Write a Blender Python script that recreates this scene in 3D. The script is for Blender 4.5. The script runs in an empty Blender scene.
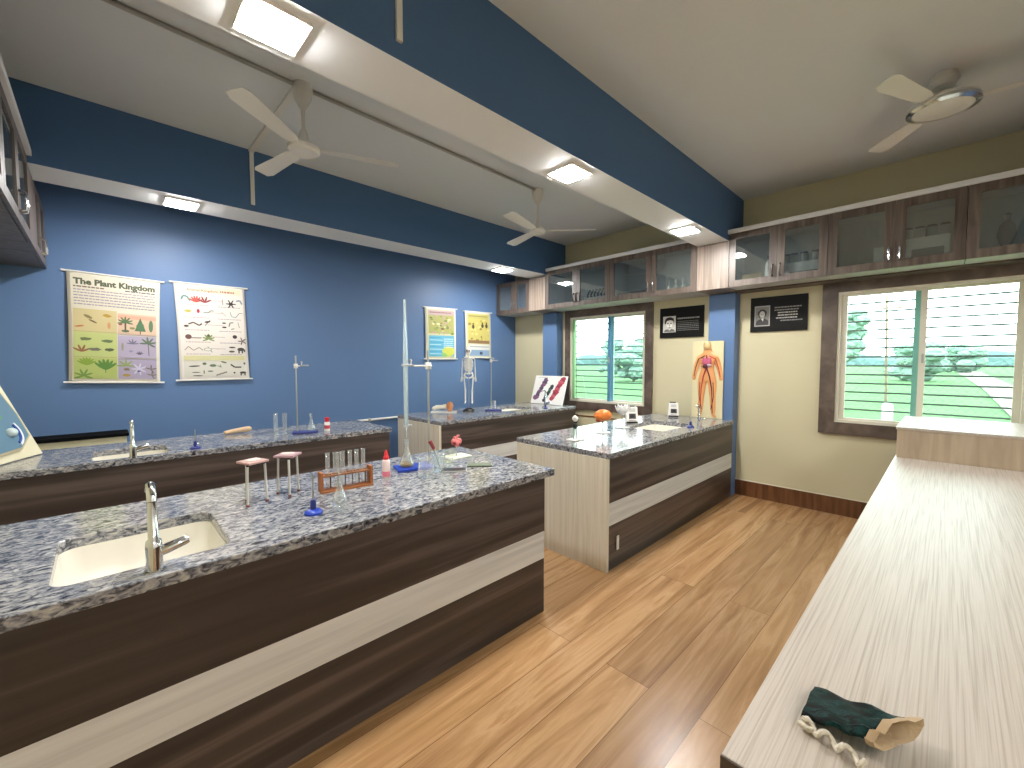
import bpy, bmesh, math, random
from mathutils import Vector, Matrix, Euler
R = math.radians
random.seed(7)
S = bpy.context.scene
C = S.collection

# ---------------------------------------------------------------- camera, world, exposure
cd = bpy.data.cameras.new('camera'); cam = bpy.data.objects.new('camera', cd); C.objects.link(cam)
YAW, PITCH, ROLL, F = 45.864, 2.922, 0.054, 424.15
cd.sensor_width = 36; cd.lens = F/1024*36; cd.clip_start = .02; cd.clip_end = 900
cam.location = (0, 0, 1.45)
cam.rotation_mode = 'XYZ'
cam.matrix_world = Matrix.Translation((0, 0, 1.45)) @ Matrix.Rotation(R(YAW-90), 4, 'Z') @ Matrix.Rotation(R(90-PITCH), 4, 'X') @ Matrix.Rotation(R(-ROLL), 4, 'Z')
S.camera = cam
S.view_settings.view_transform = 'Standard'; S.view_settings.look = 'None'
S.view_settings.exposure = 1.05; S.view_settings.gamma = 1.0; S.view_settings.use_curve_mapping = False
W = bpy.data.worlds.new('overcast_sky'); S.world = W; W.use_nodes = True
nt = W.node_tree; nt.nodes.clear()
wo = nt.nodes.new('ShaderNodeOutputWorld'); wb = nt.nodes.new('ShaderNodeBackground')
wb.inputs['Color'].default_value = (.92, .96, 1, 1); wb.inputs['Strength'].default_value = 5.0
nt.links.new(wb.outputs[0], wo.inputs[0])
LED = 158.0

# ---------------------------------------------------------------- materials
MATS = {}
def rgb(h):
    h = h.lstrip('#'); v = [int(h[i:i+2], 16)/255 for i in (0, 2, 4)]
    return tuple(c/12.92 if c <= .04045 else ((c+.055)/1.055)**2.4 for c in v)+(1,)
def mat(name, col, rough=.5, metal=0, spec=.5, bump=0, bscale=60, emit=0):
    if name in MATS: return MATS[name]
    m = bpy.data.materials.new(name); m.use_nodes = True
    b = m.node_tree.nodes['Principled BSDF']
    if isinstance(col, str): col = rgb(col)
    b.inputs['Base Color'].default_value = col; b.inputs['Roughness'].default_value = rough
    b.inputs['Metallic'].default_value = metal; b.inputs['Specular IOR Level'].default_value = spec
    if emit:
        b.inputs['Emission Color'].default_value = col; b.inputs['Emission Strength'].default_value = emit
    N = m.node_tree.nodes; L = m.node_tree.links
    if bump:
        t = N.new('ShaderNodeTexCoord'); n = N.new('ShaderNodeTexNoise'); n.inputs['Scale'].default_value = bscale
        n.inputs['Detail'].default_value = 4
        L.new(t.outputs['Object'], n.inputs['Vector'])
        bp = N.new('ShaderNodeBump'); bp.inputs['Strength'].default_value = bump; bp.inputs['Distance'].default_value = .01
        L.new(n.outputs['Fac'], bp.inputs['Height']); L.new(bp.outputs[0], b.inputs['Normal'])
    MATS[name] = m; return m
def ramp(N, stops):
    r = N.new('ShaderNodeValToRGB'); e = r.color_ramp.elements
    while len(e) < len(stops): e.new(.5)
    for i, (p, c) in enumerate(stops):
        e[i].position = p; e[i].color = rgb(c) if isinstance(c, str) else c
    return r
def grain(name, stops, scale, rough=.4, nscale=3, detail=6, bump=0, dist=.6, spec=.5):
    m = mat(name, '#808080', rough, spec=spec); N = m.node_tree.nodes; L = m.node_tree.links; b = N['Principled BSDF']
    t = N.new('ShaderNodeTexCoord'); mp = N.new('ShaderNodeMapping'); mp.inputs['Scale'].default_value = scale
    g = N.new('ShaderNodeNewGeometry')
    n = N.new('ShaderNodeTexNoise'); n.inputs['Scale'].default_value = nscale; n.inputs['Detail'].default_value = detail; n.inputs['Distortion'].default_value = dist
    L.new(g.outputs['Position'], mp.inputs['Vector']); L.new(mp.outputs[0], n.inputs['Vector'])
    r = ramp(N, stops); L.new(n.outputs['Fac'], r.inputs['Fac']); L.new(r.outputs[0], b.inputs['Base Color'])
    if bump:
        bp = N.new('ShaderNodeBump'); bp.inputs['Strength'].default_value = bump; bp.inputs['Distance'].default_value = .003
        L.new(n.outputs['Fac'], bp.inputs['Height']); L.new(bp.outputs[0], b.inputs['Normal'])
    return m
def glass(name, tint=(1, 1, 1, 1), body=.12, edge=.5, gloss=(1, 1, 1, 1)):
    m = bpy.data.materials.new(name); m.use_nodes = True; N = m.node_tree.nodes; L = m.node_tree.links; N.clear()
    o = N.new('ShaderNodeOutputMaterial'); mx = N.new('ShaderNodeMixShader'); tr = N.new('ShaderNodeBsdfTransparent'); gl = N.new('ShaderNodeBsdfGlossy')
    gl.inputs['Roughness'].default_value = .03; gl.inputs['Color'].default_value = gloss; tr.inputs['Color'].default_value = tint
    lw = N.new('ShaderNodeLayerWeight'); lw.inputs['Blend'].default_value = .35
    ma = N.new('ShaderNodeMath'); ma.operation = 'MULTIPLY_ADD'; ma.inputs[1].default_value = edge; ma.inputs[2].default_value = body
    L.new(lw.outputs['Facing'], ma.inputs[0]); L.new(ma.outputs[0], mx.inputs[0]); L.new(tr.outputs[0], mx.inputs[1]); L.new(gl.outputs[0], mx.inputs[2]); L.new(mx.outputs[0], o.inputs[0])
    MATS[name] = m; return m

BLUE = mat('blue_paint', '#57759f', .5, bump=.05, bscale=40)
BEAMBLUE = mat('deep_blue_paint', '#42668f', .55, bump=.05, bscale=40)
CREAM = mat('cream_paint', '#cbc4a3', .6, bump=.05, bscale=40)
WHITE = mat('white_paint', '#e2e4e6', .6, bump=.04, bscale=40)
CEIL = mat('ceiling_paint', '#d8dcdf', .5, bump=.25, bscale=9)
DARK = grain('dark_laminate', [(.3, '#2c2421'), (.5, '#3f3530'), (.6, '#5a4e48'), (.72, '#372e2a')], (.22, 2.2, 5.5), .4, 2.2)
CAB = grain('cabinet_laminate', [(.3, '#453b36'), (.5, '#5b5049'), (.7, '#72665d')], (9, 14, .8), .4, 2.2)
CABLIGHT = grain('striped_laminate', [(.3, '#6e6158'), (.5, '#85776c'), (.7, '#a19387')], (9, 16, .6), .4, 2.4)
FRAMEW = grain('window_frame_wood', [(.3, '#453a34'), (.5, '#5d5048'), (.7, '#6f6157')], (6, 3, 3), .4, 2.5)
PALE = grain('pale_laminate', [(.3, '#cdc4ae'), (.5, '#d8d0bd'), (.7, '#e1dac9')], (22, 22, .8), .45, 2)
STRIPE = grain('white_laminate', [(.3, '#c3c2be'), (.5, '#d2d1cd'), (.7, '#dcdbd7')], (.5, 8, 16), .4, 2)
COUNTER = grain('whitewashed_laminate', [(.34, '#a99d8f'), (.47, '#b9aea2'), (.6, '#c3b9ae'), (.75, '#b6aa9d')], (1.2, 90, 40), .42, 2.2, 8, bump=.35, dist=.35)
SKIRT = grain('skirting_wood', [(.3, '#4f301b'), (.5, '#6b452a'), (.7, '#7f5636')], (5, 9, .9), .3, 2.5)
EDGE = grain('brown_edge', [(.3, '#3a2f2b'), (.7, '#54463f')], (.6, 10, 10), .4, 2.5)

def granite():
    m = mat('granite', '#808080', .13, spec=.6); N = m.node_tree.nodes; L = m.node_tree.links; b = N['Principled BSDF']
    g = N.new('ShaderNodeNewGeometry'); mp = N.new('ShaderNodeMapping'); mp.inputs['Scale'].default_value = (26, 48, 45); mp.inputs['Rotation'].default_value = (0, 0, R(24))
    L.new(g.outputs['Position'], mp.inputs['Vector'])
    n = N.new('ShaderNodeTexNoise'); n.inputs['Scale'].default_value = 1.15; n.inputs['Detail'].default_value = 7; n.inputs['Roughness'].default_value = .62; n.inputs['Distortion'].default_value = 1.2
    L.new(mp.outputs[0], n.inputs['Vector'])
    r = ramp(N, [(.33, '#29292e'), (.43, '#5d5f66'), (.5, '#8a8b90'), (.57, '#a7a5a2'), (.68, '#c6c1b9')])
    L.new(n.outputs['Fac'], r.inputs['Fac'])
    n2 = N.new('ShaderNodeTexNoise'); n2.inputs['Scale'].default_value = 3.2; n2.inputs['Detail'].default_value = 3
    L.new(g.outputs['Position'], n2.inputs['Vector'])
    r2 = ramp(N, [(.35, '#d6d8de'), (.6, '#ffffff')]); L.new(n2.outputs['Fac'], r2.inputs['Fac'])
    mx = N.new('ShaderNodeMix'); mx.data_type = 'RGBA'; mx.blend_type = 'MULTIPLY'; mx.inputs[0].default_value = .85
    L.new(r.outputs[0], mx.inputs[6]); L.new(r2.outputs[0], mx.inputs[7]); L.new(mx.outputs[2], b.inputs['Base Color'])
    return m
GRAN = granite()
def floor_mat():
    m = mat('wood_plank_floor', '#808080', .27, spec=.5); N = m.node_tree.nodes; L = m.node_tree.links; b = N['Principled BSDF']
    g = N.new('ShaderNodeNewGeometry')
    br = N.new('ShaderNodeTexBrick'); br.inputs['Scale'].default_value = 1; br.inputs['Brick Width'].default_value = 2.7; br.inputs['Row Height'].default_value = .22
    br.inputs['Mortar Size'].default_value = .0013; br.inputs['Mortar Smooth'].default_value = .3; br.offset = .37
    br.inputs['Color1'].default_value = (.0, .0, .0, 1); br.inputs['Color2'].default_value = (1, 1, 1, 1); br.inputs['Mortar'].default_value = (.0, .0, .0, 1)
    L.new(g.outputs['Position'], br.inputs['Vector'])
    # shift the grain from plank to plank
    va = N.new('ShaderNodeVectorMath'); va.operation = 'MULTIPLY_ADD'; va.inputs[1].default_value = (3.1, 5.7, 0); L.new(br.outputs['Color'], va.inputs[0]); L.new(g.outputs['Position'], va.inputs[2])
    mp = N.new('ShaderNodeMapping'); mp.inputs['Scale'].default_value = (.5, 6.5, 1); L.new(va.outputs[0], mp.inputs['Vector'])
    n = N.new('ShaderNodeTexNoise'); n.inputs['Scale'].default_value = 1.8; n.inputs['Detail'].default_value = 7; n.inputs['Roughness'].default_value = .6; n.inputs['Distortion'].default_value = .9
    L.new(mp.outputs[0], n.inputs['Vector'])
    r = ramp(N, [(.25, '#846343'), (.42, '#a27d56'), (.52, '#b38d64'), (.6, '#c09c74'), (.68, '#a98158'), (.8, '#c4a078')]); L.new(n.outputs['Fac'], r.inputs['Fac'])
    tone = ramp(N, [(0, '#ebe6e2'), (1, '#fffaf2')]); L.new(br.outputs['Color'], tone.inputs['Fac'])
    mx = N.new('ShaderNodeMix'); mx.data_type = 'RGBA'; mx.blend_type = 'MULTIPLY'; mx.inputs[0].default_value = 1
    L.new(r.outputs[0], mx.inputs[6]); L.new(tone.outputs[0], mx.inputs[7])
    mx2 = N.new('ShaderNodeMix'); mx2.data_type = 'RGBA'; mx2.inputs[7].default_value = rgb('#5c3a22')
    L.new(br.outputs['Fac'], mx2.inputs[0]); L.new(mx.outputs[2], mx2.inputs[6]); L.new(mx2.outputs[2], b.inputs['Base Color'])
    return m
FLOOR = floor_mat()
ALU = mat('cream_aluminium', '#d8d4c4', .4, .1)
ALUB = mat('bluish_aluminium', '#8fb6bb', .35, .3)
GRILLE = mat('grey_grille_steel', '#55585a', .5, .3)
CHROME = mat('chrome', '#d8dadc', .12, 1)
STEEL = mat('brushed_steel', '#b9bbba', .3, .9)
SINK = mat('white_ceramic', '#e6e2d6', .22)
WPL = mat('white_plastic', '#dedcd6', .35)
GPL = mat('grey_plastic', '#a9a9a5', .4)
BLK = mat('black_plastic', '#141415', .35)
BLUEP = mat('blue_enamel', '#1f3fa8', .3)
NAVY = mat('navy_enamel', '#2b357c', .35)
ORANGE = mat('orange_wood', '#9a5a2a', .45, bump=.1)
REDP = mat('red_plastic', '#cf2230', .35)
PINKL = mat('pink_liquid', '#d9788c', .3)
PAPER = mat('white_paper', '#e8e6e1', .6)
GLASSW = glass('window_glass', (.90, 1.0, .955, 1), .02, .22)
GLASSC = glass('cabinet_glass', (.74, .78, .78, 1), .10, .35)
_n = GLASSC.node_tree; _a = _n.nodes.new('ShaderNodeMixShader'); _a.inputs[0].default_value = .05; _d = _n.nodes.new('ShaderNodeBsdfDiffuse'); _d.inputs['Color'].default_value = (.42, .48, .50, 1)
_o = [q for q in _n.nodes if q.type == 'OUTPUT_MATERIAL'][0]; _s = _o.inputs[0].links[0].from_socket; _n.links.new(_s, _a.inputs[1]); _n.links.new(_d.outputs[0], _a.inputs[2]); _n.links.new(_a.outputs[0], _o.inputs[0])
GLASSL = glass('lab_glass', (.93, .97, .97, 1), .12, .8)
_n = GLASSL.node_tree; _a = _n.nodes.new('ShaderNodeMixShader'); _a.inputs[0].default_value = .07; _d = _n.nodes.new('ShaderNodeBsdfDiffuse'); _d.inputs['Color'].default_value = (.9, .93, .93, 1)
_o = [q for q in _n.nodes if q.type == 'OUTPUT_MATERIAL'][0]; _s = _o.inputs[0].links[0].from_socket; _n.links.new(_s, _a.inputs[1]); _n.links.new(_d.outputs[0], _a.inputs[2]); _n.links.new(_a.outputs[0], _o.inputs[0])
GLASSB = glass('burette_glass', (.78, .90, .93, 1), .25, .5)
_n = GLASSB.node_tree; _a = _n.nodes.new('ShaderNodeMixShader'); _a.inputs[0].default_value = .3; _d = _n.nodes.new('ShaderNodeBsdfDiffuse'); _d.inputs['Color'].default_value = (.72, .86, .92, 1)
_o = [q for q in _n.nodes if q.type == 'OUTPUT_MATERIAL'][0]; _s = _o.inputs[0].links[0].from_socket; _n.links.new(_s, _a.inputs[1]); _n.links.new(_d.outputs[0], _a.inputs[2]); _n.links.new(_a.outputs[0], _o.inputs[0])

# ---------------------------------------------------------------- mesh builder
class MB:
    def __init__(s): s.bm = bmesh.new(); s.mats = []
    def mi(s, m):
        if m is None: return 0
        if m not in s.mats: s.mats.append(m)
        return s.mats.index(m)
    def _fin(s, vs, m, M=None):
        fs = {f for v in vs for f in v.link_faces}
        i = s.mi(m)
        for f in fs: f.material_index = i
        if M is not None: bmesh.ops.transform(s.bm, matrix=M, verts=list(vs))
    def box(s, a, b, m=None, bev=0, M=None):
        r = bmesh.ops.create_cube(s.bm, size=1); vs = r['verts']
        for v in vs: v.co = Vector([a[k]+(v.co[k]+.5)*(b[k]-a[k]) for k in range(3)])
        if bev:
            es = {e for v in vs for e in v.link_edges}
            q = bmesh.ops.bevel(s.bm, geom=list(es), offset=bev, segments=2, profile=.5, affect='EDGES')
            vs = list({v for f in q['faces'] for v in f.verts} | {v for v in vs if v.is_valid})
        s._fin(vs, m, M); return s
    def lathe(s, prof, m=None, seg=24, M=None, cap=True):
        rings = []
        for r, z in prof:
            if r < 1e-6: rings.append([s.bm.verts.new((0, 0, z))])
            else: rings.append([s.bm.verts.new((r*math.cos(2*math.pi*k/seg), r*math.sin(2*math.pi*k/seg), z)) for k in range(seg)])
        for A, B in zip(rings, rings[1:]):
            for k in range(seg):
                k2 = (k+1) % seg
                if len(A) == 1 and len(B) == 1: continue
                if len(A) == 1: s.bm.faces.new((A[0], B[k], B[k2]))
                elif len(B) == 1: s.bm.faces.new((A[k], A[k2], B[0]))
                else: s.bm.faces.new((A[k], A[k2], B[k2], B[k]))
        if cap:
            for Rg in (rings[0], rings[-1]):
                if len(Rg) > 1: s.bm.faces.new(Rg)
        s._fin([v for r in rings for v in r], m, M); return s
    def tube(s, pts, r, m=None, seg=10, M=None, caps=True):
        pts = [Vector(p) for p in pts]; rr = r if isinstance(r, (list, tuple)) else [r]*len(pts)
        rings = []; up = None
        for i, p in enumerate(pts):
            d = (pts[min(i+1, len(pts)-1)]-pts[max(i-1, 0)]).normalized()
            if up is None: up = d.orthogonal().normalized()
            up = (up-d*up.dot(d)); up = up.normalized() if up.length > 1e-6 else d.orthogonal().normalized()
            w = d.cross(up)
            rings.append([s.bm.verts.new(p+(up*math.cos(2*math.pi*k/seg)+w*math.sin(2*math.pi*k/seg))*rr[i]) for k in range(seg)])
        for A, B in zip(rings, rings[1:]):
            for k in range(seg): s.bm.faces.new((A[k], A[(k+1) % seg], B[(k+1) % seg], B[k]))
        if caps:
            s.bm.faces.new(rings[0]); s.bm.faces.new(rings[-1])
        s._fin([v for q in rings for v in q], m, M); return s
    def ball(s, c, r, m=None, sub=2, M=None, jit=0, rnd=None):
        q = bmesh.ops.create_icosphere(s.bm, subdivisions=sub, radius=1); rr = r if isinstance(r, (list, tuple)) else (r, r, r)
        for v in q['verts']:
            k = 1+(rnd.uniform(-jit, jit) if jit else 0)
            v.co = Vector((c[0]+v.co.x*rr[0]*k, c[1]+v.co.y*rr[1]*k, c[2]+v.co.z*rr[2]*k))
        s._fin(q['verts'], m, M); return s
    def poly(s, pts, m=None, thick=None, M=None):
        vs = [s.bm.verts.new(p) for p in pts]; f = s.bm.faces.new(vs)
        if thick is not None:
            q = bmesh.ops.extrude_face_region(s.bm, geom=[f]); nv = [g for g in q['geom'] if isinstance(g, bmesh.types.BMVert)]
            bmesh.ops.translate(s.bm, vec=thick, verts=nv); vs += nv
        s._fin(vs, m, M); return s
    def grid(s, fn, nu, nv, m=None):
        g = [[s.bm.verts.new(fn(i/nu, j/nv)) for j in range(nv+1)] for i in range(nu+1)]
        for i in range(nu):
            for j in range(nv): s.bm.faces.new((g[i][j], g[i+1][j], g[i+1][j+1], g[i][j+1]))
        s._fin([v for q in g for v in q], m); return s
    def build(s, name, m=None, parent=None, smooth=35, solid=None, recalc=True):
        if recalc: bmesh.ops.recalc_face_normals(s.bm, faces=s.bm.faces[:])
        me = bpy.data.meshes.new(name); s.bm.to_mesh(me); s.bm.free()
        for k in (s.mats or [m]): me.materials.append(k)
        if smooth:
            for p in me.polygons: p.use_smooth = True
            me.set_sharp_from_angle(angle=R(smooth))
        o = bpy.data.objects.new(name, me); C.objects.link(o)
        if parent: o.parent = parent
        if solid:
            md = o.modifiers.new('thickness', 'SOLIDIFY'); md.thickness = solid; md.offset = -1
        return o
def tag(o, label, cat, group=None):
    o['label'] = label; o['category'] = cat
    if group: o['group'] = group
    return o
def thing(name, loc, label, cat, group=None, rz=0):
    o = bpy.data.objects.new(name, None); C.objects.link(o); o.location = loc; o.rotation_euler = (0, 0, rz); o.empty_display_size = .05
    return tag(o, label, cat, group)
def struct(o): o['kind'] = 'structure'; return o
def sroot(name, loc=(0, 0, 0)):
    o = bpy.data.objects.new(name, None); C.objects.link(o); o.location = loc; o['kind'] = 'structure'; return o
def dup(root, loc, label=None, rz=None, group=None):
    r = root.copy(); C.objects.link(r); r.location = loc
    if rz is not None: r.rotation_euler = (0, 0, rz)
    if label: r['label'] = label
    if group: r['group'] = group
    for ch in list(root.children):
        c = ch.copy(); C.objects.link(c); c.parent = r
        for g in list(ch.children):
            d = g.copy(); C.objects.link(d); d.parent = c
    return r

# ---------------------------------------------------------------- room shell
XW, YB, ZC = 4.99, 5.06, 3.17
XL, YR = -.72, -3.2
T = .15
struct(MB().box((XL-T, YR-T, -.12), (XW+T, YB+T, 0)).build('floor', FLOOR, smooth=0))
struct(MB().box((XL-T, YR-T, ZC), (XW+T, YB+T, ZC+.12)).build('ceiling', CEIL, smooth=0))
struct(MB().box((XL-T, YB, 0), (XW+T, YB+T, ZC)).build('wall_back', BLUE, smooth=0))
struct(MB().box((XL-T, YR, 0), (XL, YB, ZC)).build('wall_left', CREAM, smooth=0))
struct(MB().box((XL-T, YR-T, 0), (XW+T, YR, ZC)).build('wall_front', WHITE, smooth=0))
# window wall with two openings
WZ0, WZ1 = .885, 2.10
W1 = (2.695, 3.90); W2 = (-.415, .745)
w = MB()
for y0, y1, z0, z1 in [(YR, W2[0], 0, ZC), (W2[0], W2[1], 0, WZ0), (W2[0], W2[1], WZ1, ZC), (W2[1], W1[0], 0, ZC), (W1[0], W1[1], 0, WZ0), (W1[0], W1[1], WZ1, ZC), (W1[1], YB, 0, ZC)]:
    w.box((XW, y0, z0), (XW+T, y1, z1))
struct(w.build('wall_right', CREAM, smooth=0))
# blue columns on the window wall
for k, (y0, y1) in enumerate([(4.05, 4.32), (1.60, 1.872), (-.85, -.58)]):
    struct(MB().box((4.845, y0, 0), (XW, y1, 2.185), bev=.004).build('trim_%d' % (k+1), BLUE, smooth=0))
# ceiling beams: blue faces, white undersides
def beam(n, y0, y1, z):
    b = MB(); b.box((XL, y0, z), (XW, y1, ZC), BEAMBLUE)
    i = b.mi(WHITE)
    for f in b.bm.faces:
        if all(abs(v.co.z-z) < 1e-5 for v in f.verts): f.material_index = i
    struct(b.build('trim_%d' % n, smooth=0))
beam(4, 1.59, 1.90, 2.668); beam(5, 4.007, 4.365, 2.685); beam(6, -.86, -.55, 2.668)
struct(MB().box((4.977, -.58, 0), (XW, 1.60, .165), SKIRT).box((4.976, -.58, .165), (XW, 1.60, .171), ALU).build('baseboard_right', smooth=0))
struct(MB().box((1.0, 5.045, 0), (XW, YB, .165), SKIRT).box((1.0, 5.044, .165), (XW, YB, .171), ALU).build('baseboard_back', smooth=0))
struct(MB().box((4.982, 2.5, .67), (XW, 4.05, .688)).build('trim_7', SKIRT, smooth=0))

# ---------------------------------------------------------------- windows
def window(n, y0, y1, oy0, oy1, mull, greenleft):
    r = sroot('window_%d' % n)
    f = MB()  # dark wood architrave
    x0, x1 = XW-.03, XW+.02
    zb, zt = .772, 2.20
    f.box((x0, oy0, zb), (x1, y0, zt)); f.box((x0, y1, zb), (x1, oy1, zt)); f.box((x0, y0, zb), (x1, y1, WZ0)); f.box((x0, y0, WZ1), (x1, y1, zt))
    f.build('window_frame', FRAMEW, r, smooth=0)
    a = MB(); t = .026  # aluminium track frame
    xa, xb = XW-.012, XW+.085
    a.box((xa, y0, WZ0), (xb, y0+t, WZ1)); a.box((xa, y1-t, WZ0), (xb, y1, WZ1)); a.box((xa, y0+t, WZ0), (xb, y1-t, WZ0+t)); a.box((xa, y0+t, WZ1-t), (xb, y1-t, WZ1))
    a.build('track_frame', ALU, r, smooth=0)
    s = .042
    def sash(ya, yb, x, m_in):
        q = MB()
        q.box((x, ya, WZ0+t), (x+.022, ya+s, WZ1-t), m_in[0]); q.box((x, yb-s, WZ0+t), (x+.022, yb, WZ1-t), m_in[1])
        q.box((x, ya+s, WZ0+t), (x+.022, yb-s, WZ0+t+.02), ALU); q.box((x, ya+s, WZ1-t-.02), (x+.022, yb-s, WZ1-t), ALU)
        o = q.build('sash', None, r, smooth=0)
        MB().box((x+.009, ya+s, WZ0+t+.02), (x+.013, yb-s, WZ1-t-.02)).build('pane', GLASSW, o, smooth=0)
        return o
    o1 = sash(mull-.01, y1-t, XW+.012, (mat('blue_aluminium', '#5f93b5', .35, .2) if greenleft else ALU, mat('field_lit_aluminium', '#8fc48f', .4) if greenleft else ALU))  # green light from the field is painted into the left stile colour
    o2 = sash(y0+t, mull+(.0 if greenleft else .07), XW+.045, (ALU, ALUB))
    h = MB().box((XW+.0, mull-.002, 1.44), (XW+.012, mull+.014, 1.52), bev=.003).build('latch', GPL, o1, smooth=0)
    return r
window(1, W1[0], W1[1], 2.595, 3.985, 3.24, True)
window(2, W2[0], W2[1], -.515, .865, .155, False)
# outside steel grilles
def grille(name, y0, y1, lab, diamonds):
    g = thing(name, (XW+.125, 0, 0), lab, 'window grille', None)
    b = MB(); n = 15
    for k in range(n):
        z = WZ0+.035+k*(WZ1-WZ0-.06)/(n-1); b.tube([(0, y0+.002, z), (0, y1-.002, z)], .0078, seg=6)
    b.build('bar', GRILLE, g)
    b = MB()
    for yy in (y0+.006, (y0+y1)/2, y1-.006): b.tube([(.008, yy, WZ0+.002), (.008, yy, WZ1-.002)], .0045, seg=6)
    b.build('upright', GRILLE, g)
    b = MB(); p = .055; z0, z1 = WZ0+.02, 1.50
    H = z1-z0; k = y0-H
    while k < y1:
        for sg in (1, -1):
            a0 = k if sg == 1 else k+H; a1 = k+H if sg == 1 else k
            def clip(ya, za, yb, zb):
                pts = []
                for (u, v) in ((ya, za), (yb, zb)): pts.append([u, v])
                for q, o in ((0, 1), (1, 0)):
                    if pts[q][0] < y0: tt = (y0-pts[q][0])/(pts[o][0]-pts[q][0]+1e-9); pts[q] = [y0, pts[q][1]+tt*(pts[o][1]-pts[q][1])]
                    if pts[q][0] > y1: tt = (y1-pts[q][0])/(pts[o][0]-pts[q][0]+1e-9); pts[q] = [y1, pts[q][1]+tt*(pts[o][1]-pts[q][1])]
                return pts
            if (a0 < y0 and a1 < y0) or (a0 > y1 and a1 > y1): continue
            q = clip(a0, z0, a1, z1)
            if abs(q[0][1]-q[1][1]) > .02: b.tube([(.014, q[0][0], q[0][1]), (.014, q[1][0], q[1][1])], .0011, seg=3)
        k += p
    b.build('wire_netting', GRILLE, g, smooth=0)
grille('window_grille', W1[0], W1[1], 'thin steel bars and netting outside the smaller window by the body chart', False)
grille('window_grille', W2[0], W2[1], 'thin steel bars and netting outside the wide window behind the pale counter', True)

# ---------------------------------------------------------------- view outside
def field_mat():
    m = mat('paddy_green', '#808080', .9, spec=.1); N = m.node_tree.nodes; L = m.node_tree.links; b = N['Principled BSDF']
    g = N.new('ShaderNodeNewGeometry'); n = N.new('ShaderNodeTexNoise'); n.inputs['Scale'].default_value = .35; n.inputs['Detail'].default_value = 6
    L.new(g.outputs['Position'], n.inputs['Vector']); r = ramp(N, [(.35, '#3c5c37'), (.65, '#47693f')]); L.new(n.outputs['Fac'], r.inputs['Fac']); L.new(r.outputs[0], b.inputs['Base Color']); return m
struct(MB().box((XW+T+.05, -300, -.6), (XW+600, 500, -.5)).build('field', field_mat(), smooth=0))
def ray(u):
    a = R(YAW)-math.atan((u-512)/F); return Vector((math.cos(a), math.sin(a), 0))
LEAF = mat('hazed_leaf_green', '#647d70', .8, bump=.6, bscale=2); LEAF2 = mat('hazed_far_foliage', '#47605f', .9); TRUNK = mat('bark', '#6a5a4a', .9)  # distance haze is mixed into both foliage colours
def tree(u, d, h, wd, lab, m=LEAF, seed=0, cr=.97, n=38):
    rn = random.Random(seed); p = ray(u)*d
    t = thing('tree', (p.x, p.y, -.5), lab, 'tree', 'trees beyond the green field')
    MB().tube([(0, 0, 0), (.02*h, 0, h*.35), (0, .02*h, h*.6)], [.035*h, .025*h, .015*h], seg=8).build('trunk', TRUNK, t)
    b = MB()
    for k in range(n):
        a = rn.uniform(0, 6.28); q = rn.uniform(0, wd*.36)*(1.1-abs(k/34-.45))
        zz = h*(1-cr)+h*cr*rn.uniform(.12, .82); rr = wd*rn.uniform(.09, .17)
        b.ball((q*math.cos(a), q*math.sin(a), zz), (rr, rr, rr*.75), sub=3, jit=.13, rnd=rn)
    b.build('crown', m, t, smooth=0)
tree(634, 45, 4.6, 6.2, 'large round green tree seen through the right pane of the smaller window', seed=1)
tree(609, 60, 5.0, 3.4, 'slim tree seen through the left pane of the smaller window', seed=2)
tree(918, 60, 4.6, 6.0, 'low round tree left of the middle post of the wide window', seed=3)
tree(841, 22, 4.4, 2.2, 'leafy tree at the left edge of the wide window', seed=4, cr=.6)
tree(965, 110, 5.2, 9, 'small distant tree right of the middle post of the wide window', seed=5)
b = MB(); rn = random.Random(9)
for k in range(60):
    u = 560+k*9; p = ray(u)*260; b.ball((p.x, p.y, 0), (9, 9, rn.uniform(3.5, 6.5)), sub=2, jit=.1, rnd=rn)
o = b.build('treeline', LEAF2, smooth=0); o['kind'] = 'stuff'; tag(o, 'hazy line of distant trees along the horizon beyond the field', 'trees')
p0, p1, p2 = ray(968)*120, ray(1003)*45, ray(1075)*17
def strip(name, pts, wds, z, m):
    b = MB(); vs = []
    for i, (p, wv) in enumerate(zip(pts, wds)): vs.append((b.bm.verts.new((p.x, p.y-wv, z)), b.bm.verts.new((p.x, p.y+wv, z))))
    for A, B in zip(vs, vs[1:]): b.bm.faces.new((A[0], A[1], B[1], B[0]))
    return b.build(name, m, smooth=0, solid=.03)
struct(strip('path', [p0, p1, p2], [1.6, .9, .6], -.46, mat('pale_earth', '#6f6a62', .9)))
t = thing('utility_pole', tuple((ray(887)*28).xy)+(-.5,), 'thin leaning pole standing in the field behind the wide window', 'pole')
MB().tube([(0, 0, 0), (-.05, .12, 5.2)], [.06, .045], seg=8).build('post', TRUNK, t)
MB().box((-.03, -.5, 4.55), (.03, .55, 4.63)).build('crossarm', TRUNK, t, smooth=0)
q = ray(889)*13
tag(MB().lathe([(.10, 0), (.10, .95), (.07, 1.0), (0, 1.0)], seg=16, M=Matrix.Translation((q.x, q.y, -.5))).build('marker_post', WPL), 'short white post in the green field behind the wide window', 'post')

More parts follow.
